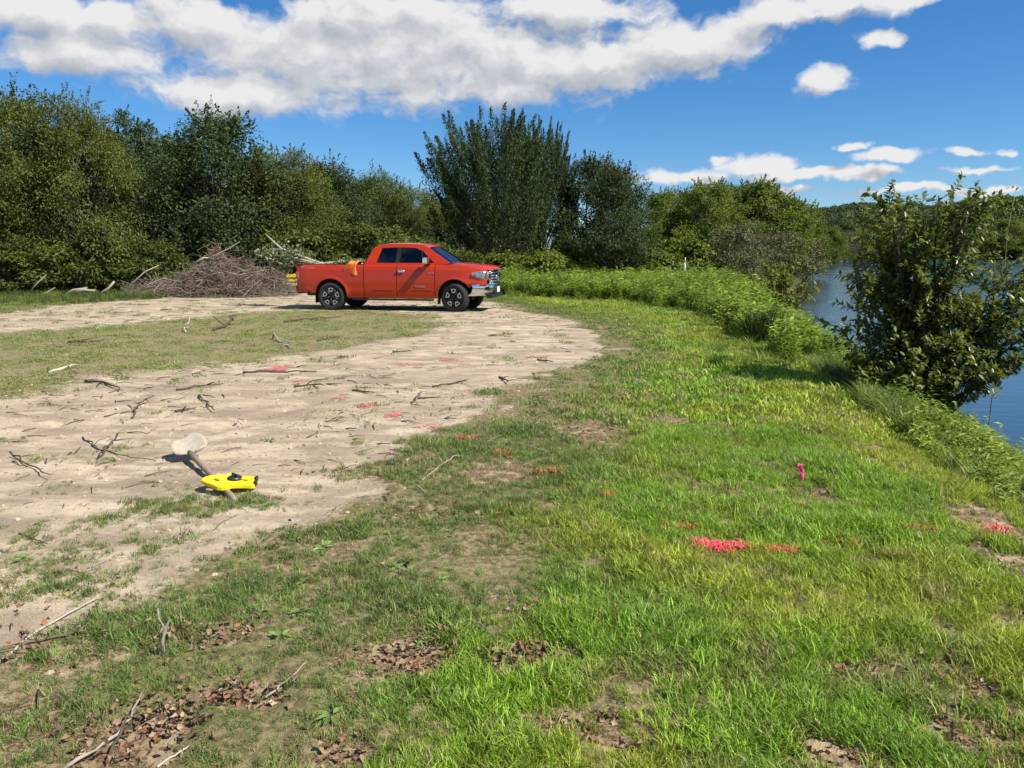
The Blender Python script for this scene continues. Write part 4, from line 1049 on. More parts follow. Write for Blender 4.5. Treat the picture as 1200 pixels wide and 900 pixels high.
# yellow machine behind the tailgate
Y0 = 33.6; x0 = at_x(338.5, Y0)
eq = empty('yellow_machine', (x0, Y0, hgt(x0, Y0))); tag(eq, 'yellow and black machine half hidden behind the truck tailgate', 'machine')
zt, zb = top_z(319, Y0) - eq.location.z, top_z(336, Y0) - eq.location.z
mb = MB(); mb.box((.08, 0, (zt * .62 + zb * .38)), (.74, .5, (zt - zb) * .52)); mb.build('body', M['yellow'], eq, bevel=.03)
mb = MB(); mb.box((-.32, -.02, (zt * .55 + zb * .45)), (.20, .52, (zt - zb) * .46)); mb.build('end_cover', M['blackp'], eq, bevel=.03)
mb = MB(); mb.box((.06, -.255, (zt * .62 + zb * .38)), (.6, .012, .05)); mb.build('stripe', M['blackp'], eq)
mb = MB(); mb.box((.14, -.03, zb + .10), (.52, .5, .14)); mb.build('guard', plain('cream_steel', (.62, .52, .33), .5), eq, bevel=.02)
mb = MB(); mb.box((0, 0, zb - .02), (.8, .42, .08)); mb.build('skid', plain('rusty_steel', (.14, .045, .025), .8, var=.3), eq, bevel=.01)
for (a, b) in ((-.32, .16), (-.32, -.16), (.32, .16), (.32, -.16)):
    mb = MB(); mb.tube([(a, b, zb - .02), (a * 1.05, b * 1.1, -.03)], .03, 8); mb.build('leg', M['blackp'], eq)

# ------------------------------------------------------------------ brush pile
def build_brush():
    Y = 30.5; cx = at_x(243, Y); o = empty('brush_pile', (cx, Y, hgt(cx, Y))); tag(o, 'wide brown pile of dry brush below the dark round tree', 'brush pile')
    rg = np.random.default_rng(5)
    def mound(x, y):
        q = (x / 3.4) ** 2 + (y / 1.7) ** 2
        return max(0, (1 - q)) ** 0.75 * (1.75 + .30 * math.sin(2.3 * x + 1) + .22 * math.sin(5.1 * x + 2 * y)) * (0.68 + 0.32 * math.tanh((x + .3) * 1.2))
    mb = MB()
    V, F = [], []
    for i in range(3000):
        a = rg.random() * 6.28; r = math.sqrt(rg.random()); x, y = 3.4 * r * math.cos(a), 1.7 * r * math.sin(a)
        h = mound(x, y); z = h * (rg.random() ** .45)
        d = rg.normal(0, 1, 3); d[2] = d[2] * .6 + .2; d /= np.linalg.norm(d)
        ln = .35 + 1.15 * rg.random() ** 1.6; r0 = .006 + .016 * rg.random() ** 3
        p = np.array([x, y, z]); b = rg.normal(0, .08, 3)
        mb.tube([p - d * ln / 2, p + b * ln, p + d * ln / 2], [r0, r0 * .8, r0 * .35], 3, False)
    t = mb.build('twig_mass', M['brush_wood'], o); t['kind'] = 'stuff'
    n = 7000; a = rg.random(n) * 6.28; r = np.sqrt(rg.random(n)); x = 3.0 * r * np.cos(a); y = 1.65 * r * np.sin(a)
    z = np.array([mound(p, q) for p, q in zip(x, y)]) * (.55 + .45 * rg.random(n) ** .4)
    me = leaf_quads(np.stack([x, y, z], -1), rg.normal(0, 1, (n, 3)), rg.normal(0, 1, (n, 3)), .05 + .06 * rg.random(n), .045, np.clip(rg.normal(.5, .25, n), 0, 1), 'dry_leaves')
    d = link('dry_leaves', me, o, M['leaf_brown']); d['kind'] = 'stuff'
    for (pts, r, m) in [([(147, 337), (170, 318), (186, 311)], .03, 'pale_bark'), ([(222, 311), (240, 302), (258, 303)], .035, 'pale_bark'), ([(215, 336), (228, 330), (237, 327)], .05, 'pale_bark'),
                        ([(300, 298), (320, 304), (332, 310)], .03, 'pale_bark'), ([(262, 318), (280, 322), (312, 316)], .022, 'grey_wood'), ([(270, 282), (280, 276)], .012, 'grey_wood'), ([(200, 322), (235, 318), (262, 330)], .02, 'grey_wood'),
                        ([(250, 300), (270, 291), (283, 283)], .02, 'grey_wood'), ([(170, 334), (190, 326), (210, 330)], .02, 'grey_wood'), ([(285, 328), (300, 320), (322, 330)], .02, 'grey_wood')]:
        q = MB(); w = []
        for (u, vv) in pts:
            X = at_x(u, Y - 1.2) - cx; yy = -1.2
            for _ in range(30):
                if mound(X, yy) + .05 < top_z(vv, Y + yy) - o.location.z and yy < 0: yy += .05
            w.append((at_x(u, Y + yy) - cx, yy - .08, max(.03, top_z(vv, Y + yy) - o.location.z)))
        if len(w) == 2: w.insert(1, tuple((np.array(w[0]) + np.array(w[1])) / 2 + .03))
        q.tube(w, [r, r * .85, r * .5], 7); q.build('branch', M[m], o)
build_brush()
# small dead branches at the foot of the left shrubs
for (lab, sets) in [('pair of grey dead branches leaning in the shrub at the far left', [[(30, 342), (38, 332), (48, 322)], [(39, 354), (48, 343), (57, 337)]]),
                    ('low pale log at the foot of the left shrubs', [[(84, 342), (92, 340), (104, 341)]]),
                    ('thin grey dead branches beside the low pale log', [[(70, 348), (80, 340), (95, 338)], [(110, 346), (122, 338), (128, 330)], [(52, 350), (60, 346), (72, 350)]])]:
    Y = 28.9; o = None
    for k, pts in enumerate(sets):
        w = [(at_x(u, Y), Y + .1 * i, max(hgt(at_x(u, Y), Y) + .02, top_z(vv, Y))) for i, (u, vv) in enumerate(pts)]
        if o is None:
            o = empty('dead_branch', (w[0][0], w[0][1], hgt(w[0][0], w[0][1]))); tag(o, lab, 'branch', 'dead branches under the left shrubs'); b0 = Vector(o.location)
        mb = MB(); mb.tube([tuple(Vector(p) - b0) for p in w], [.03, .024, .012] if 'log' not in lab else [.05, .05, .045], 6); mb.build('limb', M['grey_wood'], o)

# ------------------------------------------------------------------ shovel and yellow tool
def build_shovel():
    a, b = spot(226, 543), spot(276, 590)
    o = empty('shovel', b); o_ = Vector(b); tag(o, 'muddy round-point shovel with wooden handle lying on the sand', 'shovel')
    d = (a - b); d.z = 0; L_ = d.length; d.normalize(); sd = Vector((d.y, -d.x, 0))
    def P(t, s, z): return tuple(d * t + sd * s + Vector((0, 0, z)))
    h = MB(); n = 10
    h.tube([P(L_ * k / n, 0, .02 + .033 * k / n) for k in range(n + 1)], [.016] + [.021] * (n - 1) + [.022], 10); h.build('handle', M['handle'], o)
    so = MB(); so.tube([P(L_ - .10, 0, .050), P(L_ + .02, 0, .055), P(L_ + .10, 0, .056)], [.025, .025, .017], 10); so.build('socket', plain('socket_steel', (.12, .105, .085), .7, var=.3, scale=20), o)
    # dished blade, tipped up on its shoulder towards the camera
    bl = MB(); G = []
    for i in range(13):
        t = i / 12; row = []
        w = .118 * math.sqrt(max(0, 1 - max(0, (t - .42) / .58) ** 2.2)) * min(1, .82 + t * .9) + .006
        for j in range(11):
            s = j / 5 - 1
            x = w * s; dish = .030 * s * s * (w / .118) + .012 * t * t
            ln = .06 + .285 * t
            row.append(P(L_ + ln * .9, x * 1.06 + .01, .035 + ln * .25 + dish + .02 * s))
        G.append(row)
    bl.grid(G); q = bl.build('blade', M['steel'], o); md = q.modifiers.new('thick', 'SOLIDIFY'); md.thickness = .004
    for s in (-1, 1):
        tr = MB(); tr.tube([P(L_ + .05, s * .03, .062), P(L_ + .055, s * .105, .085 + .02 * s)], [.010, .008], 6)
        tr.build('foot_tread', M['steel'], o)
build_shovel()

def build_tool():
    c = spot(269, 574)
    o = empty('yellow_tool', c, R(2)); tag(o, 'yellow plastic tool with black hub lying across the shovel handle', 'tool')
    pxm = 900 / (c.y / math.cos(PITCH) * 1.03); k = 1 / pxm
    fx = lambda x, y: ((x - 790) / 10 * k, (585 - y) / 10 * k / 0.40)
    outl = [(482, 592), (500, 565), (545, 540), (620, 528), (700, 522), (715, 490), (760, 482), (805, 488), (832, 512), (880, 532), (905, 514), (1050, 512), (1072, 525), (1066, 552), (1000, 562), (1060, 572), (1113, 590), (1112, 618),
            (1092, 638), (1000, 640), (905, 650), (872, 655), (850, 682), (790, 690), (740, 688), (650, 662), (560, 640), (500, 618)]
    slot = [(575, 580), (610, 572), (660, 588), (705, 604), (690, 616), (640, 608), (590, 596)]
    bm = bmesh.new()
    def ring(pts, z): return [bm.verts.new((*fx(x, y), z)) for (x, y) in pts]
    H_ = .028
    for z in (0.0, H_):
        a, b = ring(outl, z), ring(slot, z)
        es = [bm.edges.new((a[i], a[(i + 1) % len(a)])) for i in range(len(a))] + [bm.edges.new((b[i], b[(i + 1) % len(b)])) for i in range(len(b))]
        bmesh.ops.triangle_fill(bm, edges=es, use_beauty=True)
        if z == 0.0: a0, b0_ = a, b
    for p, q in ((a0, a), (b0_, b)):
        for i in range(len(p)): bm.faces.new((p[i], p[(i + 1) % len(p)], q[(i + 1) % len(p)], q[i]))
    bmesh.ops.recalc_face_normals(bm, faces=bm.faces)
    es = [e for e in bm.edges if len(e.link_faces) == 2 and e.calc_face_angle(0) > .8]
    bmesh.ops.bevel(bm, geom=es, offset=.004, segments=2, affect='EDGES')
    me = bpy.data.meshes.new('body'); bm.to_mesh(me); bm.free()
    b_ = link('body', me, o, M['yellow']); b_.location = (0, 0, .045); b_.rotation_euler = (R(2), R(5), 0)
    hub = MB(); cx, cy_ = fx(845, 572)
    hub.lathe([(.001, .03), (.02, .03), (.022, .022), (.036, .020), (.046, .014), (.05, .004), (.05, -.01)], 24, axis='z', c=(cx, cy_, .045 + H_ - .002))
    hub.tube([(cx - .02, cy_ + .02, .103), (cx + .03, cy_ - .03, .106)], .008, 6); hub.build('hub', M['blackp'], o)
    for (x, y) in ((1070, 538), (1110, 605)):
        e_ = MB(); px, py = fx(x, y); e_.box((px, py, .045 + H_ / 2 - .004), (.018, .045, .036)); e_.build('end_cap', M['blackp'], o, bevel=.006)
    gr = MB()
    for (x, y) in ((640, 560), (760, 545), (780, 640), (960, 580)):
        px, py = fx(x, y); gr.box((px, py, .045 + H_), (.07, .02, .010), Matrix.Rotation(R(-20), 3, 'Z'))
    gr.build('rib', M['yellow'], o, bevel=.003)
build_tool()

# ------------------------------------------------------------------ sticks on the ground
def stick(pts, r, mat, label, lift=0.0, twigs=(), seed=0, name='stick', group='sticks lying on the ground'):
    rg = np.random.default_rng(seed + len(pts)); r = r * .72
    if not twigs: twigs = [(.3 + .6 * rg.random(), *(rg.normal(0, 5 * r, 2)), 3 * r * rg.random()) for _ in range(1 + seed % 2)]
    W = []
    for (u, v) in pts:
        W.append(spot(u, v))
    # subdivide with slight crookedness
    Q = []
    for a, b in zip(W[:-1], W[1:]):
        for k in range(4): Q.append(a.lerp(b, k / 4) + Vector(rg.normal(0, .035, 3)) * (b - a).length * (k > 0))
    Q.append(W[-1])
    n = len(Q)
    for i, q in enumerate(Q): q.z = max(q.z, hgt(q.x, q.y)) + r * .75 + lift * .5 * (i / (n - 1)) ** 1.5
    o = empty(name, W[0]); b0 = Vector(W[0]); tag(o, label, 'stick', group)
    mb = MB(); mb.tube([tuple(q - b0) for q in Q], [r * (1 - .55 * i / (n - 1)) * (1 + .15 * rg.normal()) for i in range(n)], 7); mb.build('stem', M[mat], o)
    for (i, du, dv, dz) in twigs:
        a = Q[int(i * (n - 1))]; b = a + Vector((du, dv, dz)); m_ = (a + b) / 2 + Vector(rg.normal(0, .02, 3))
        t = MB(); t.tube([tuple(a - b0), tuple(m_ - b0), tuple(b - b0)], [r * .6, r * .5, r * .25], 5); t.build('twig', M[mat], o)
    return o
S = [
    ([(100, 447), (122, 449), (140, 459)], .022, 'dark_wood', 'dark forked stick at the border of the left grass patch', .03, [(.35, .35, -.25, .02), (.6, .10, -.3, .03)]),
    ([(207, 458), (235, 454), (262, 452)], .022, 'dark_wood', 'straight dark stick in the middle of the left sand', .03, [(.7, .15, -.12, .04)]),
    ([(233, 465), (243, 475), (252, 484)], .017, 'dark_wood', 'short straight stick pointing at the camera near the left sand middle', .05, []),
    ([(155, 491), (161, 478), (170, 472), (181, 470)], .016, 'dark_wood', 'crooked hook-shaped stick standing up from the sand', .10, []),
    ([(122, 489), (140, 485), (157, 483)], .012, 'dark_wood', 'thin dark stick left of the hook-shaped stick', .01, []),
    ([(205, 483), (216, 482), (230, 480)], .020, 'dark_wood', 'stubby dark stick right of the hook-shaped stick', .02, [(.4, .08, -.12, .05)]),
    ([(115, 537), (128, 526), (142, 516)], .013, 'dark_wood', 'upright bent twig left of the shovel', .12, [(.1, .12, -.06, .08), (.85, .02, .03, .06)]),
    ([(97, 513), (117, 528), (150, 536), (183, 542)], .009, 'dark_wood', 'long thin twig running to the shovel blade', .02, [(.25, .10, .04, .05)]),
    ([(12, 530), (33, 547), (60, 562)], .012, 'dark_wood', 'forked dark stick at the left edge of the sand', .06, [(.5, -.22, .12, .03), (.5, .03, -.12, .05)]),
    ([(285, 437), (325, 437), (371, 437)], .022, 'dark_wood', 'long dark stick across the largest pink mark on the sand', .02, []),
    ([(345, 454), (362, 452), (380, 454)], .020, 'dark_wood', 'short dark stick just below the largest pink mark on sand', .02, [(.4, .15, .25, .04)]),
    ([(320, 397), (332, 403), (343, 410)], .030, 'grey_wood', 'pale stick at the right end of the left grass patch', .02, []),
    ([(250, 388), (265, 384), (277, 377)], .045, 'dark_wood', 'dark branch jutting up from the left grass patch', .25, [(.4, -.3, .1, .2)]),
    ([(218, 390), (220, 383), (223, 376)], .020, 'pale_bark', 'pale short stick standing in the left grass patch', .30, []),
    ([(57, 438), (72, 434), (92, 430)], .035, 'pale_bark', 'pale piece of wood lying on the left grass patch', .01, []),
    ([(80, 402), (100, 402), (122, 401)], .030, 'dark_wood', 'dark flat branch far left on the grass patch', .03, [(.3, .3, .2, .05)]),
    ([(333, 378), (365, 375), (400, 372)], .040, 'dark_wood', 'long dark branch lying in front of the truck rear wheel', .02, []),  # thin dark tube following a dark streak on the ground
    ([(372, 400), (386, 397), (402, 395)], .025, 'dark_wood', 'dark stick on the sand in front of the truck', .02, []),
    ([(373, 514), (375, 505), (377, 496)], .009, 'pale_bark', 'thin pale stick upright right of the shovel', .06, []),
    ([(275, 497), (281, 493), (287, 496)], .010, 'grey_wood', 'small curved twig above the shovel', .06, []),
    ([(413, 458), (425, 460), (438, 462)], .018, 'dark_wood', 'dark twig between the two reddish dots on the sand', .03, [(.1, .02, .05, .05)]),
    ([(482, 473), (488, 467), (494, 462)], .016, 'dark_wood', 'short slanted stick in the middle of the sand', .03, []),
    ([(490, 468), (502, 467), (516, 466)], .014, 'dark_wood', 'thin stick touching the short slanted stick', .01, []),
    ([(507, 454), (527, 451), (547, 448)], .018, 'dark_wood', 'thin dark stick in the right half of the sand', .02, [(.8, .15, -.05, .05)]),
    ([(585, 443), (590, 445), (595, 450)], .024, 'dark_wood', 'small dark curved stick alone on pale sand', .04, []),
    ([(630, 422), (639, 424), (648, 425)], .020, 'dark_wood', 'small dark twig near the right end of the sand', .02, []),
    ([(460, 413), (470, 413), (482, 413)], .022, 'dark_wood', 'dark twig on the far sand before the truck', .02, []),
    ([(617, 507), (624, 502), (632, 497)], .009, 'pale_bark', 'short pale straw in the grass beside the sand', .05, []),
    ([(605, 519), (625, 526), (644, 533)], .008, 'pale_bark', 'long pale straw in the grass beyond the red marks', .05, []),
    ([(495, 563), (515, 548), (538, 538)], .006, 'pale_bark', 'curved pale stem at the grass edge', .06, []),
    ([(-6, 780), (37, 746), (70, 728), (118, 703)], .008, 'pale_bark', 'long pale stick at the left border', .03, []),
    ([(-6, 764), (50, 752), (101, 742)], .011, 'brown_wood', 'dark brown stick crossing under the long pale stick', .015, [(.9, .05, .05, .03)]),
    ([(262, 696), (285, 707), (307, 724)], .005, 'brown_wood', 'thin arched twig above the leaf litter', .04, []),
    ([(311, 818), (335, 801), (360, 780)], .006, 'grey_wood', 'thin pale stick beside the curled orange leaf', .03, []),
    ([(72, 905), (139, 862), (155, 842), (168, 816)], .008, 'grey_wood', 'long grey stick across the bottom left litter', .03, []),
    ([(120, 900), (140, 866), (160, 824)], .009, 'dark_wood', 'dark stick beside the long grey stick in the litter', .01, []),
    ([(22, 626), (38, 632), (56, 640)], .008, 'dark_wood', 'small dark twig on the left sand below the forked stick', .02, []),
    ([(516, 740), (540, 728), (560, 734), (577, 745)], .006, 'grey_wood', 'arched grey twig leaning on the leaf heap', .05, []),
    ([(184, 900), (205, 888), (222, 878)], .006, 'pale_bark', 'short pale stick at the bottom edge of the litter', .02, []),
    ([(247, 625), (262, 612), (280, 605)], .005, 'brown_wood', 'thin twig on the sand below the yellow tool', .02, []),
    ([(80, 668), (100, 672), (126, 658)], .007, 'grey_wood', 'grey stick on the near sand at left', .015, []),
    ([(375, 610), (392, 598), (402, 590)], .005, 'grey_wood', 'faint grey twig at the sand edge right of the yellow tool', .02, []),
]
for i, s in enumerate(S): stick(*s, seed=i)
# twig standing out of the litter
o = empty('stick', spot(191, 768)); tag(o, 'forked twig standing upright in the leaf litter', 'stick', 'sticks lying on the ground'); b0 = Vector(o.location)
mb = MB(); mb.tube([(0, 0, -.01), (.004, 0, .07), (.015, .02, .12), (.05, .03, .19)], [.009, .007, .006, .003], 7); mb.build('stem', M['grey_wood'], o)
mb = MB(); mb.tube([(.012, .01, .11), (-.015, .02, .15), (-.02, .03, .19)], [.005, .004, .003], 5); mb.build('twig', M['grey_wood'], o)

# ------------------------------------------------------------------ survey paint marks, flag, post
def paint_mark(u, v, w, d, mat, label, seed, blades=0, name='paint_mark', bh=.05):
    rg = np.random.default_rng(seed); c = spot(u, v)
    o = empty(name, c); tag(o, label, 'paint mark', 'survey paint marks')
    n = 16; mb = MB()
    mb2 = MB()
    for q in range(5):
        cx, cy_ = rg.normal(0, w * .38) * (q > 0), rg.normal(0, d * .38) * (q > 0); s = 1.0 if q == 0 else .25 + .3 * rg.random()
        if blades and q == 0: s = .55
        ang = np.linspace(0, 2 * math.pi, n, endpoint=False); rr = .45 + .6 * rg.random(n)
        P = [(cx + w * s * r * math.cos(a), cy_ + d * s * r * math.sin(a)) for a, r in zip(ang, rr)]
        def Z(x, y):
            X, Y_ = np.array([c.x + x]), np.array([c.y + y]); return GZ(X, Y_)[0] - c.z + .008 + .0012 * q
        mb.add([(cx, cy_, Z(cx, cy_))] + [(x, y, Z(x, y)) for x, y in P] + [((x - cx) * .5 + cx, (y - cy_) * .5 + cy_, Z((x - cx) * .5 + cx, (y - cy_) * .5 + cy_)) for x, y in P],
               [(0, n + 1 + k, n + 1 + (k + 1) % n) for k in range(n)] + [(n + 1 + k, 1 + k, 1 + (k + 1) % n, n + 1 + (k + 1) % n) for k in range(n)])
    mb.build('sprayed_soil', M[mat + '_soil'], o)
    if blades:
        t = MB(); sub_c = [(rg.normal(0, w * .62), rg.normal(0, d * .5)) for _ in range(6)]
        for k in range(blades):
            q = sub_c[k % 6]; x, y = q[0] + rg.normal(0, w * .20), q[1] + rg.normal(0, d * .26); a = rg.random() * 6.28; h = bh * (.5 + .8 * rg.random()); lean = h * (.5 + .9 * rg.random()); wd = (.0020 + .002 * rg.random()) * (1.35 if mat == 'pink' else 1.0)
            z = GZ(np.array([c.x + x]), np.array([c.y + y]))[0] - c.z
            dx, dy = math.cos(a), math.sin(a); px, py = -dy * wd, dx * wd
            t.add([(x + px, y + py, z), (x - px, y - py, z), (x + dx * lean * .5 - px * .8, y + dy * lean * .5 - py * .8, z + h * .8), (x + dx * lean * .5 + px * .8, y + dy * lean * .5 + py * .8, z + h * .8), (x + dx * lean * 1.1, y + dy * lean * 1.1, z + h * .75)],
                  [(0, 1, 2, 3), (3, 2, 4)])
        g_ = t.build('sprayed_grass', M[mat], o); g_['kind'] = 'stuff'
gm = ground.data
from mathutils.bvhtree import BVHTree
_co = np.empty(len(gm.vertices) * 3, np.float32); gm.vertices.foreach_get('co', _co); _co = _co.reshape(-1, 3)
_fi = np.empty(len(gm.polygons) * 4, np.int32); gm.loops.foreach_get('vertex_index', _fi); _fi = _fi.reshape(-1, 4)
_keep = (_co[_fi[:, 0], 1] < 60) & (_co[_fi[:, 0], 1] > -4)
bvh = BVHTree.FromPolygons(_co.tolist(), _fi[_keep].tolist())
def GZ(x, y):
    out = np.empty(len(x))
    for i in range(len(x)):
        h = bvh.ray_cast((float(x[i]), float(y[i]), 20), (0, 0, -1))
        out[i] = h[0].z if h[0] is not None else hgt(x[i], y[i])
    return out
PM = [(326, 433, .22, .28, 'pink', 'largest pink paint mark on the sand under the long dark stick', 0), (353, 447, .13, .22, 'pink_faded', 'faded pink mark right below the largest one on sand', 0),
      (397, 467, .14, .14, 'pink_faded', 'small faint pink mark on sand left of the red dots', 0), (430, 477, .11, .12, 'pink', 'left one of two small red dots on the sand', 0), (460, 487, .12, .12, 'pink', 'right one of two small red dots on the sand', 0),
      (503, 500, .15, .10, 'pink_faded', 'faint pink smear where sand turns to grass', 0), (547, 516, .09, .08, 'pink', 'bright pink mark at the grass edge beside the sand', 40), (592, 533, .08, .09, 'orange_paint', 'dull red mark in thin grass, next after the bright pink one', 40),
      (651, 556, .11, .07, 'orange_paint', 'red-orange mark in grass right of the sandy spot', 70), (718, 583, .05, .05, 'orange_paint', 'tiny orange mark in the grass at picture centre', 30), (790, 621, .07, .06, 'orange_paint', 'small orange tuft left of the big red mark', 45),
      (870, 648, .22, .085, 'pink', 'big pink-red sprayed patch in the bright grass', 560), (912, 648, .05, .035, 'pink', 'small pink patch at the right end of the big red one', 70), (985, 637, .12, .05, 'orange_paint', 'rusty orange smear right of the big red mark', 40),
      (1075, 627, .09, .06, 'orange_paint', 'orange-red tuft in grass towards the riverbank', 80), (1169, 620, .055, .05, 'pink', 'red mark on bare soil nearest the river', 30),
      (480, 427, .22, .20, 'pink_faded', 'pale pink smear on far sand, left of the pair', 0), (530, 421, .20, .18, 'pink_faded', 'pale pink smear on far sand, right of the pair', 0), (626, 418, .25, .15, 'pink_faded', 'pale pink smear near the right end of the sand', 0)]
for i, (u, v, w, d, m, lab, bl) in enumerate(PM): paint_mark(u, v, w, d, m, lab, 100 + i, bl)
fl = empty('survey_flag', spot(938, 566)); tag(fl, 'small bright pink survey flag standing in the grass', 'flag')
mb = MB(); mb.tube([(0, 0, -.03), (.002, 0, .09)], .0025, 6); mb.build('wire', M['steel'], fl)
mb = MB()
mb.grid([[(-.014 + .028 * j / 3 + .012 * math.sin(i * .8), .012 * math.sin(2.0 * j + i), .005 + .135 * i / 7) for j in range(4)] for i in range(8)])
f_ = mb.build('ribbon', plain('pink_ribbon', (.85, .07, .24), .6, var=.1), fl); md = f_.modifiers.new('t', 'SOLIDIFY'); md.thickness = .002
Yp = 42.0; xp = at_x(803, Yp); zp = hgt(xp, Yp)
po = empty('white_post', (xp, Yp, zp)); tag(po, 'white marker post in the weeds near the river', 'post')
h1, h2 = top_z(308, Yp) - zp, top_z(301.5, Yp) - zp
mb = MB(); mb.lathe([(.001, 0), (.065, 0), (.06, h1 * .9), (.03, h1), (.001, h1)], 12, axis='z'); mb.build('base', M['white'], po)
mb = MB(); mb.tube([(0, 0, h1 - .02), (.02, 0, h2)], [.028, .02], 8); mb.build('rod', M['white'], po)

# ------------------------------------------------------------------ riverside bush on the right
def build_bush(name, label, base, stems, nshoot, lsize, lmat, seed, per=16, group=None, cloud=None):
    rg = np.random.default_rng(seed)
    o = empty(name, base); tag(o, label, 'bush', group)
    wood = MB(); shoots = []
    for (tx, ty, tz_, r) in stems:
        tip = np.array([tx, ty, tz_]); a = np.array([rg.normal(0, .12), rg.normal(0, .12), -.1])
        pts = [a]
        for k in range(1, 8):
            f = k / 7; p = a + (tip - a) * np.array([f ** 1.35, f ** 1.35, f ** .9]) + rg.normal(0, .03, 3) * (k < 7); pts.append(p)
        wood.tube(pts, [r * (1 - .75 * k / 7) for k in range(8)], 7)
        for q in range(nshoot):
            f = .30 + .70 * rg.random() ** .8; j = f * 7; i0 = min(6, int(j)); s = pts[i0] * (1 - j + i0) + pts[i0 + 1] * (j - i0)
            d = rg.normal(0, 1, 3); d[2] = abs(d[2]) * .7 + .15; d /= np.linalg.norm(d); ln = (.18 + .42 * rg.random()) * (1.15 - .5 * f)
            e = s + d * ln + np.array([0, 0, .05]); m = (s + e) / 2 + rg.normal(0, .03, 3)
            wood.tube([s, m, e], [.006, .004, .002], 4, False); shoots.append((s, m, e))
    wood.build('stems', M['bark_dark'], o)
    c, ax, nr = [], [], []
    for (s, m, e) in shoots:
        for k in range(per):
            f = .25 + .75 * (k + rg.random()) / per
            p = (s + (m - s) * f * 2) if f < .5 else (m + (e - m) * (f - .5) * 2)
            dd = (e - s) / (np.linalg.norm(e - s) + 1e-6)
            sd = np.cross(dd, rg.normal(0, 1, 3)); sd /= np.linalg.norm(sd) + 1e-6
            c.append(p); ax.append(dd * .55 + sd * .9 + np.array([0, 0, -.15 + .3 * (rg.random() - .5)])); nr.append(rg.normal(0, .4, 3) + np.array([0, 0, 1.0]) + dd * .2)
    n = len(c); ls = lsize * (.6 + .7 * rg.random(n))
    tint = np.clip(rg.normal(.42, .2, n), 0, 1)
    link('foliage', leaf_fine(np.array(c), np.array(ax), np.array(nr), ls, ls * .52, tint, 'foliage'), o, M[lmat])
    return o
M['leaf_bush'] = leaf_mat('leaf_bush', (0.060, 0.085, 0.022), (0.235, 0.265, 0.055), 0.38, rough=0.38, spec=0.4)
rg = np.random.default_rng(9)
bx, by = 5.15, 9.6; base = Vector((bx, by, hgt(bx, by)))
st = []
for k in range(15):
    st.append((rg.normal(-.25, .42), rg.normal(0, .5), 2.75 - .55 * abs(rg.normal(0, .6)), .020 + .012 * rg.random()))
st += [(-.55, 0, 2.78, .03), (.10, .1, 2.85, .03), (.45, -.1, 2.7, .026), (1.2, .2, 1.9, .026), (1.5, -.2, 1.75, .026), (1.0, -.3, 1.6, .02), (1.6, .1, 1.3, .02), (.8, -.5, 1.4, .022), (-.95, -.2, 1.7, .02), (-1.0, .2, 1.25, .016), (-.8, -.3, .95, .016), (1.9, 0, 2.0, .022), (1.35, -.5, 1.0, .018), (-.5, -.5, .8, .015), (.0, -.6, 1.1, .018), (.4, -.6, .9, .016), (-.75, -.45, .65, .014), (-.35, -.7, .6, .014), (.25, -.75, .7, .014), (.65, -.65, .75, .014), (1.05, -.5, .9, .015), (1.3, -.3, 1.35, .018), (-1.05, -.3, .8, .014), (-.9, .1, 2.0, .02), (.75, .2, 2.3, .02), (1.1, 0, 2.1, .02), (.9, -.3, 1.9, .02), (1.5, -.4, 1.5, .018), (-.2, -.4, 1.6, .018), (.3, -.4, 1.5, .018)]
build_bush('riverside_bush', 'large leafy bush on the riverbank at the right edge', base, st, 24, .080, 'leaf_bush', 4, per=19)
bx, by = 7.6, 21.5; base = Vector((bx, by, hgt(bx, by)))
build_bush('bank_bush', 'small yellowish-leaved bush on the bank before the open water', base, [(rg.normal(0, .4), rg.normal(0, .4), 1.9 - .5 * rg.random(), .015) for k in range(12)], 10, .12, 'leaf_yellow', 6, per=10)
bx, by = 8.6, 24.0; base = Vector((bx, by, hgt(bx, by)))
build_bush('bank_bush', 'yellow-tinged low bush behind the small one on the bank', base, [(rg.normal(-.3, .5), rg.normal(0, .4), 1.5 - .5 * rg.random(), .015) for k in range(10)], 9, .12, 'leaf_yellow', 7, per=10)
# bare seed stalk by the right border
o = empty('seed_stalk', (6.35, 10.0, -.75)); tag(o, 'thin dry seed stalk rising at the right border', 'stalk')
mb = MB(); mb.tube([(0, 0, 0), (.02, 0, 1.5), (-.02, 0, 2.6), (.05, 0, 3.35)], [.006, .005, .004, .002], 5); mb.build('stem', M['leaf_pale_stem'], o)
rg_s = np.random.default_rng(3); branch_leaves(rg_s, [(.0, 0, z) for z in np.linspace(2.3, 3.3, 9)], 16, .025, .07, .03, 'foliage', M['leaf_yellow'], o)
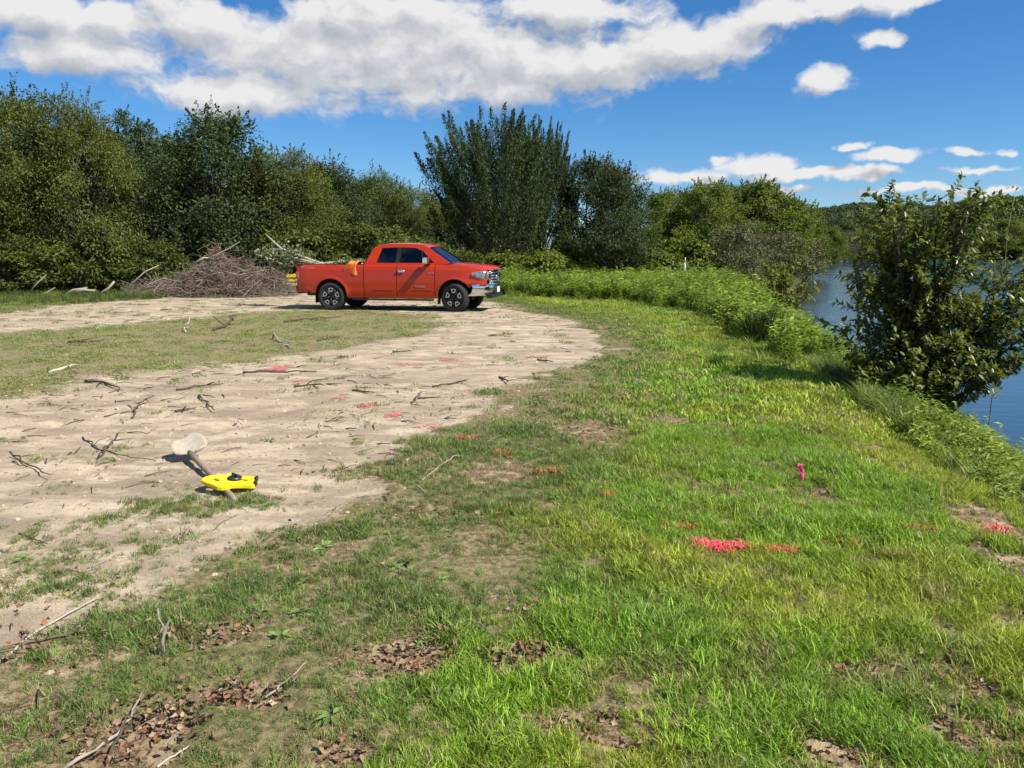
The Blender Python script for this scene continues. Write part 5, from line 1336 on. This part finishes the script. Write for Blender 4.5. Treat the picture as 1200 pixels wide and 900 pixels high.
# ------------------------------------------------------------------ grass and weeds (uncountable)
def blade_mesh(name, n, rad, h0, h1, w, seed, lean=0.6, segs=3, flat=0.0):
    rg = np.random.default_rng(seed); V, F, T = [], [], []
    for k in range(n):
        a = rg.random() * 6.28; r = rad * math.sqrt(rg.random()); x, y = r * math.cos(a), r * math.sin(a)
        h = h0 + (h1 - h0) * rg.random(); d = rg.random() * 6.28; ln = h * lean * (.3 + rg.random()); wd = w * (.7 + .6 * rg.random()); tw = rg.normal(0, .6)
        px, py = -math.sin(d + tw) * wd / 2, math.cos(d + tw) * wd / 2; o = len(V); tn = rg.random()
        for i in range(segs):
            t = i / segs; q = 1 - .55 * t * t
            cx, cy_, cz = x + math.cos(d) * ln * t * t, y + math.sin(d) * ln * t * t, h * (t - .25 * lean * t * t)
            V += [(cx - px * q, cy_ - py * q, cz), (cx + px * q, cy_ + py * q, cz)]
        V.append((x + math.cos(d) * ln, y + math.sin(d) * ln, h * (1 - .25 * lean)))
        for i in range(segs - 1): F += [(o + 2 * i, o + 2 * i + 1, o + 2 * i + 3), (o + 2 * i, o + 2 * i + 3, o + 2 * i + 2)]; T += [tn] * 2
        F.append((o + 2 * segs - 2, o + 2 * segs - 1, o + 2 * segs)); T.append(tn)
    return big_mesh(name, np.array(V), np.array(F), False, tint=np.array(T))

M['grass'] = vec_tint_mat('grass_blade', 0.38)
near_p = [proto('grass_tuft_%d' % k, blade_mesh('grass_tuft_%d' % k, 26, .055, .03, .095, .0048, 300 + k, .75), M['grass']) for k in range(5)] + \
         [proto('grass_tuft_%d' % (5 + k), blade_mesh('grass_tuft_%d' % (5 + k), 20, .07, .015, .045, .0045, 320 + k, 1.3), M['grass']) for k in range(3)]
far_p = [proto('grass_mat_%d' % k, blade_mesh('grass_mat_%d' % k, 30, .16, .03, .09, .014, 340 + k, .7, 2), M['grass']) for k in range(5)] + \
        [proto('grass_mat_%d' % (5 + k), blade_mesh('grass_mat_%d' % (5 + k), 24, .18, .015, .045, .013, 360 + k, 1.2, 2), M['grass']) for k in range(3)]
tall_p = [proto('tall_grass_%d' % k, blade_mesh('tall_grass_%d' % k, 40, .14, .25, .62, .012, 380 + k, .8, 4), M['grass']) for k in range(4)]

def sample(n, y0, y1, seed, wide=0.80, extra=0.8):
    rg = np.random.default_rng(seed)
    # even in area over a widening strip in front of the camera
    y = rg.random(n * 3) * (y1 - y0) + y0; w = wide * y + extra
    keep = rg.random(n * 3) < w / (wide * y1 + extra); y = y[keep][:n]; w = w[keep][:n]
    x = (rg.random(len(y)) * 2 - 1) * w
    return x, y, rg

def lawn_cover(x, y):
    """0 bare .. 1 full turf, and how lush it is"""
    sd = sand_sd(x, y); pd = poly_dist(x, y, PATCH, True)
    n = fbm(x * 2.2, y * 2.2, 51, 4); m = fbm(x * .55, y * .55, 52, 3)
    fade = np.clip(y / 6, .45, 1.3)
    turf = sstep(-.25, .75, sd / fade)
    cover = np.clip(turf * 1.1 + (n - .5) * 1.5 * (1 - turf * .55) - .06, 0, 1)
    pat = pd < .25
    cover = np.where(pat, np.clip(.72 + (n - .5) * 2.6, .0, 1), cover)
    # thin weeds on the sand itself
    onsand = (sd < 0) & ~pat
    cover = np.where(onsand, np.maximum(cover * .6, sstep(.60, .72, n) * sstep(.50, .64, m) * .6), cover)
    for (u_, v_, a_, b_) in ((60, 645, .55, .38), (250, 592, .45, .20), (120, 690, .35, .22), (20, 690, .3, .25)):
        c_ = spot0(u_, v_); q_ = np.sqrt(((x - c_[0]) / a_) ** 2 + ((y - c_[1]) / b_) ** 2) + (n - .5) * 1.8
        cover = np.maximum(cover, .75 * (1 - sstep(.5, 1.2, q_)))
    gap = sstep(.32, .50, fbm(x * 4.5, y * 4.5, 57, 3)); cover = cover * (.30 + .70 * gap)
    cover = cover * (1 - .93 * bare(x, y))
    ls = lush_sd(x, y) / fade
    lush = np.where(pat, .22, sstep(-.55, .9, ls + (m - .5) * 1.1 + (n - .5) * .8))
    cover = np.where(pat | onsand, cover, cover * (1.0 + (n - .5) * .8 * (1 - lush)))
    cover = np.clip(cover, 0, 1)
    return cover, lush, m, pat

def lawn(name, label, n, y0, y1, seed, protos, dens_pow, scale):
    x, y, rg = sample(n, y0, y1, seed)
    cover, lush, m, pat = lawn_cover(x, y)
    s = shore_sd(x, y)
    keep = (rg.random(len(x)) < cover ** dens_pow) & (s > .5)
    x, y, lush, m, pat, cover = x[keep], y[keep], lush[keep], m[keep], pat[keep], cover[keep]
    z = GZ(x, y); k = len(x)
    c0 = np.array([0.180, 0.240, 0.060]); c1 = np.array([0.262, 0.415, 0.036]); c2 = np.array([0.370, 0.430, 0.044]); c3 = np.array([0.33, 0.275, 0.12]); c4 = np.array([0.150, 0.305, 0.052])
    f = np.clip(lush, 0, 1)[:, None]; g = sstep(.40, .62, fbm(x * .9, y * .9, 61, 3))[:, None]
    hue = c0 * (1 - f) + (c1 * (1 - g) + c2 * g) * f
    cool = (sstep(.52, .66, fbm(x * 1.7, y * 1.7, 63, 3)) * (1 - .3 * f[:, 0]))[:, None] * .34
    hue = hue * (1 - cool) + c4 * cool
    dry = (sstep(.60, .74, fbm(x * 3, y * 3, 62, 3)) * .4)[:, None]; hue = hue * (1 - dry) + c3 * dry
    st = rg.random(k) < .07; hue[st] = c3 * 1.15
    hue = hue * (.65 + .75 * rg.random(k) ** 1.3)[:, None]
    low = (rg.random(k) > .50 + .50 * lush) | pat
    idx = np.where(low, rg.integers(5, 8, k), rg.integers(0, 5, k))
    hh = .35 + 1.45 * fbm(x * 2.6, y * 2.6, 64, 3)
    sc = scale * hh * (.56 + .45 * rg.random(k)) * (.70 + .36 * lush)
    rot = np.stack([rg.normal(0, .16, k), rg.normal(0, .16, k), rg.random(k) * 6.28], -1)
    print(name, k)
    return scatter(name, np.stack([x, y, z - .004], -1), rot, sc, idx, protos, label, 'grass', hue=hue)
lawn('near_grass', 'short bright green grass closest to the camera', 72000, 1.6, 7.0, 1, near_p, .9, .90)
lawn('far_grass', 'short green grass beyond the foreground turf', 120000, 6.6, 32.0, 2, far_p, .9, .95)

def tall(name, label, x, y, rg, hue0, hue1, protos, sc0, sc1, cat='grass', sink=.02):
    k = len(x); z = GZ(x, y)
    t = np.clip(fbm(x * .7, y * .7, 71, 3) * 2 - .5 + rg.normal(0, .12, k), 0, 1)[:, None]
    hue = (np.array(hue0) * (1 - t) + np.array(hue1) * t) * (.75 + .5 * rg.random(k))[:, None]
    rot = np.stack([rg.normal(0, .12, k), rg.normal(0, .12, k), rg.random(k) * 6.28], -1)
    return scatter(name, np.stack([x, y, z - sink], -1), rot, sc0 + (sc1 - sc0) * rg.random(k) * (.5 + fbm(x * .5, y * .5, 72, 2)), rg.integers(0, len(protos), k), protos, label, cat, hue=hue)
# long grass along the riverbank
rg = np.random.default_rng(81); n = 30000
y = 2 + 50 * rg.random(n) ** 1.5; s_ = rg.random(n)
xs = np.interp(y, SHORE[:, 1], SHORE[:, 0]); x = xs - (0.15 + (1.0 + .07 * y) * s_)
sd = shore_sd(x, y); keep = (sd > .1) & (sd < 1.25 + .06 * y + (fbm(x, y, 82, 2) - .5) * 1.2) & (bare(x, y) < .4) & (rg.random(n) < np.clip(.35 + y * .05, 0, 1)) & ((y > 6.5) | (rg.random(n) < .35))
x, y = x[keep], y[keep]
tall('bank_grass', 'longer grass fringing the top of the riverbank', x, y, rg, (.11, .165, .028), (.25, .31, .055), tall_p, .22, .62)

# weeds beyond the lawn
def weed_mesh(name, stems, h, rad, L_, seed, leaves=16):
    rg = np.random.default_rng(seed); c, ax, nr = [], [], []
    for k in range(stems):
        a = rg.random() * 6.28; r = rad * math.sqrt(rg.random()); hh = h * (.6 + .5 * rg.random()); lx, ly = rg.normal(0, .12, 2) * hh
        for j in range(leaves):
            t = (j + .5) / leaves; q = 2.4 * j + k
            c.append((r * math.cos(a) + lx * t + .05 * math.cos(q), r * math.sin(a) + ly * t + .05 * math.sin(q), hh * t)); ax.append((math.cos(q), math.sin(q), .45 - .2 * t)); nr.append((rg.normal(0, .3), rg.normal(0, .3), 1))
    n = len(c)
    return leaf_quads(np.array(c), np.array(ax), np.array(nr), L_ * (.7 + .6 * rg.random(n)), L_ * .36, np.clip(rg.normal(.5, .25, n), 0, 1), name)
weed_p = [proto('weed_%d' % k, weed_mesh('weed_%d' % k, 12, .55 + .1 * k, .24, .15, 400 + k), M['grass']) for k in range(4)]
WEED = [spot0(u, v) for (u, v) in [(560, 345), (600, 346), (660, 350), (740, 354), (800, 364), (850, 378), (870, 398), (900, 430)]] + [(6.2, 13), (7.6, 20), (9.6, 27), (14, 40), (21, 57), (20, 62), (-8, 62), (-8, 40)]
n = 11000; rg = np.random.default_rng(83); y = 11 + 50 * rg.random(n); x = -8 + 30 * rg.random(n)
pd = poly_dist(x, y, WEED, True) + (fbm(x * .6, y * .6, 84, 3) - .5) * 1.6
keep = (pd < 0) & (shore_sd(x, y) > .6); x, y, pd = x[keep], y[keep], pd[keep]
o_ = tall('tall_weeds', 'tall bright green weeds between the lawn and the trees', x, y, rg, (.145, .230, .030), (.285, .370, .046), weed_p, .55, 1.15, 'weeds')
n = 5000; y = 11 + 30 * rg.random(n); x = -5 + 20 * rg.random(n); pd = poly_dist(x, y, WEED, True); keep = (pd < .9) & (pd > -2.5) & (shore_sd(x, y) > .4); x, y = x[keep], y[keep]
tall('weed_margin_grass', 'rough grass tufts along the front of the weeds', x, y, rg, (.15, .23, .034), (.30, .36, .055), tall_p, .25, .65)
n = 5200; y = 3 + 17 * rg.random(n); x = np.interp(y, SHORE[:, 1], SHORE[:, 0]) - .1 - (1.5 + .03 * y) * rg.random(n) ** 1.2
sdn = shore_sd(x, y); keep = (sdn > .1) & (bare(x, y) < .3) & (rg.random(n) < np.where(y < 6.5, .25, .8) * sstep(1.9, .8, sdn)); x, y = x[keep], y[keep]
tall('bank_herbs', 'low leafy herbs covering the riverbank at the right', x, y, rg, (.13, .205, .03), (.26, .33, .05), weed_p, .22, .5, 'weeds')
# verge under the wood at the left and rough growth behind the truck
n = 9000; x = -32 + 30 * rg.random(n); y = 24 + 20 * rg.random(n); sd = sand_sd(x, y); keep = (y > 25) & (sd > .15) & (poly_dist(x, y, PATCH, True) > .3)
x, y = x[keep], y[keep]
tall('verge_grass', 'green verge between the dirt road and the wood', x, y, rg, (.08, .125, .026), (.18, .23, .04), tall_p, .2, .7)
# dark rush clump at the bank
c = spot(893, 402)
rush = bpy.data.objects.new('grass_clump', blade_mesh('grass_clump', 420, .34, .45, .85, .012, 500, .5, 4)); col.objects.link(rush); rush.location = c
M['rush'] = leaf_mat('rush', (0.022, 0.040, 0.010), (0.060, 0.090, 0.020), .25); rush.data.materials.append(M['rush'])
tag(rush, 'dark tall grass clump casting a shadow on the lawn', 'grass clump')

# ------------------------------------------------------------------ litter: fallen leaves, wood bits, clods
def leaf_curl(name, seed):
    rg = np.random.default_rng(seed); V, F = [], []
    for i in range(6):
        for j in range(4):
            s, t = j / 3 - .5, i / 5 - .5; w = max(.06, 1 - (2 * abs(t)) ** 1.6) * (1 + .35 * rg.normal() * (abs(s) > .4))
            V.append((s * .75 * w, t, .9 * s * s * w + .5 * (t + .2 * s) ** 2 + .05 * rg.normal()))
    F = [(i * 4 + j, i * 4 + j + 1, i * 4 + j + 5, i * 4 + j + 4) for i in range(5) for j in range(3)]
    return big_mesh(name, np.array(V), np.array(F), True, tint=np.full(15, .5))
M['litter'] = vec_tint_mat('fallen_leaf', .15, .8)
lit_p = [proto('fallen_leaf_%d' % k, leaf_curl('fallen_leaf_%d' % k, 520 + k), M['litter']) for k in range(5)]
rg = np.random.default_rng(91); pts = []
for (u, v, a, b, n) in [(160, 855, .22, .20, 260), (195, 830, .1, .1, 60), (280, 814, .14, .07, 110), (480, 770, .18, .11, 170), (606, 765, .15, .07, 200), (240, 742, .22, .09, 120), (30, 760, .2, .12, 60), (400, 885, .12, .06, 50),
                        (655, 845, .10, .05, 40), (720, 838, .07, .06, 25), (745, 880, .08, .04, 25), (990, 790, .10, .04, 40), (1150, 600, .25, .4, 60), (1185, 660, .18, .3, 90), (1120, 800, .08, .15, 50), (900, 580, .6, .25, 50), (1050, 535, .5, .3, 30),
                        (985, 636, .2, .1, 40), (700, 512, .3, .3, 30), (500, 605, .3, .2, 40), (620, 718, .1, .05, 30), (1120, 860, .14, .1, 50), (950, 885, .16, .06, 40), (80, 690, .4, .3, 50)]:
    n = int(n * .9); c = spot0(u, v); pts.append(np.stack([c[0] + rg.normal(0, a, n) * .6, c[1] + rg.normal(0, b, n) * .7], -1))
x, y, _ = sample(1500, 1.7, 9, 92); kk = sand_sd(x, y) > -.2; pts.append(np.stack([x[kk], y[kk]], -1)[:420])
p = np.concatenate(pts); k = len(p); z = GZ(p[:, 0], p[:, 1])
lift = np.where(rg.random(k) < .35, .012 + .03 * rg.random(k), .004)
hue = np.array([[.24, .135, .08], [.30, .22, .14], [.12, .075, .05], [.28, .12, .055], [.36, .27, .17]])[rg.choice(5, k, p=[.38, .22, .27, .06, .07])] * (.7 + .6 * rg.random(k))[:, None]
scatter('leaf_litter', np.concatenate([p, (z + lift)[:, None]], -1), np.stack([rg.normal(0, .6, k), rg.normal(0, .6, k), rg.random(k) * 6.28], -1), .015 + .022 * rg.random(k), rg.integers(0, 5, k), lit_p, 'brown fallen leaves strewn over the foreground turf', 'leaves', hue=hue)
# wood bits on the sand
def chip(name, seed):
    rg = np.random.default_rng(seed); mb = MB(); b = rg.normal(0, .12, 3)
    mb.tube([(-.5, 0, 0), (0 + b[0] * .3, b[1], .06), (.5, b[2], .02)], [.028, .024, .012], 4); return mb.mesh(name)
M['chip'] = vec_tint_mat('wood_bit', .0, .9)
chip_p = [proto('wood_bit_%d' % k, chip('wood_bit_%d' % k, 540 + k), M['chip']) for k in range(4)]
def set_tint(me):
    if 'tint' not in me.attributes:
        a = me.attributes.new('tint', 'FLOAT', 'FACE'); a.data.foreach_set('value', np.full(len(me.polygons), .5, np.float32))
for q in chip_p: set_tint(q.data)
x1, y1, _ = sample(5200, 2.6, 11, 93); x2, y2, _ = sample(6500, 11, 27, 94)
x, y = np.concatenate([x1, x2]), np.concatenate([y1, y2]); dn = fbm(x * 1.1, y * 1.1, 95, 4)
keep = (sand_sd(x, y) < .5) & (x < 4) & (rg.random(len(x)) < sstep(.40, .66, dn)); x, y = x[keep], y[keep]; k = len(x); z = GZ(x, y)
hue = np.array([[.10, .07, .045], [.16, .115, .075], [.30, .25, .18], [.06, .042, .03]])[rg.choice(4, k, p=[.4, .3, .12, .18])]
scatter('wood_debris', np.stack([x, y, z + .003], -1), np.stack([rg.normal(0, .12, k), rg.normal(0, .15, k), rg.normal(0, 1.2, k)], -1), (.03 + .16 * rg.random(k) ** 3) * (1 + .03 * y), rg.integers(0, 4, k), chip_p, 'small bits of bark and twig scattered over the sand', 'debris', hue=hue)
# clods and pebbles
def clod(name, seed):
    rg = np.random.default_rng(seed); bm = bmesh.new(); bmesh.ops.create_icosphere(bm, subdivisions=1, radius=.5)
    for v in bm.verts: v.co *= 1 + .25 * rg.normal(); v.co.z *= .6
    me = bpy.data.meshes.new(name); bm.to_mesh(me); bm.free(); set_tint(me); return me
clod_p = [proto('clod_%d' % k, clod('clod_%d' % k, 560 + k), M['chip']) for k in range(4)]
x1, y1, _ = sample(4200, 2.2, 9, 96); x2, y2, _ = sample(3200, 9, 25, 97); x, y = np.concatenate([x1, x2]), np.concatenate([y1, y2])
keep = (sand_sd(x, y) < .35) & (x < 4); x, y = x[keep], y[keep]; k = len(x); z = GZ(x, y)
hue = np.array([[.34, .27, .18], [.42, .34, .24], [.22, .165, .105]])[rg.choice(3, k)]
scatter('soil_crumbs', np.stack([x, y, z + .001], -1), rg.random((k, 3)) * 6.28 * np.array([.05, .05, 1]), (.008 + .03 * rg.random(k) ** 4) * (1 + .05 * y), rg.integers(0, 4, k), clod_p, 'crumbs of dry soil on the sand', 'soil', hue=hue)
# broad-leaved weeds in the turf
def rosette(name, seed):
    rg = np.random.default_rng(seed); n = 9; q = rg.random(n) * 6.28; e = .15 + .5 * rg.random(n)
    ax = np.stack([np.cos(q), np.sin(q), e], -1); c = ax * .02
    return leaf_fine(c, ax, np.tile([0, 0, 1.], (n, 1)) + rg.normal(0, .15, (n, 3)), .07 + .06 * rg.random(n), .045, rg.random(n), name, droop=.35)
ros_p = [proto('broad_weed_%d' % k, rosette('broad_weed_%d' % k, 580 + k), M['grass']) for k in range(4)]
x, y, _ = sample(2600, 1.8, 8, 98); cv, lu, m_, pt_ = lawn_cover(x, y); keep = (rg.random(len(x)) < cv * sstep(.42, .62, fbm(x * 1.2, y * 1.2, 99, 3)) * .55); x, y = x[keep], y[keep]; k = len(x); z = GZ(x, y)
hue = np.array([.16, .25, .06]) * (.7 + .8 * rg.random(k))[:, None]
scatter('broadleaf_weeds', np.stack([x, y, z + .008], -1), np.stack([rg.normal(0, .2, k), rg.normal(0, .2, k), rg.random(k) * 6.28], -1), .20 + .30 * rg.random(k), rg.integers(0, 4, k), ros_p, 'small broad-leaved weeds mixed into the turf', 'weeds', hue=hue)
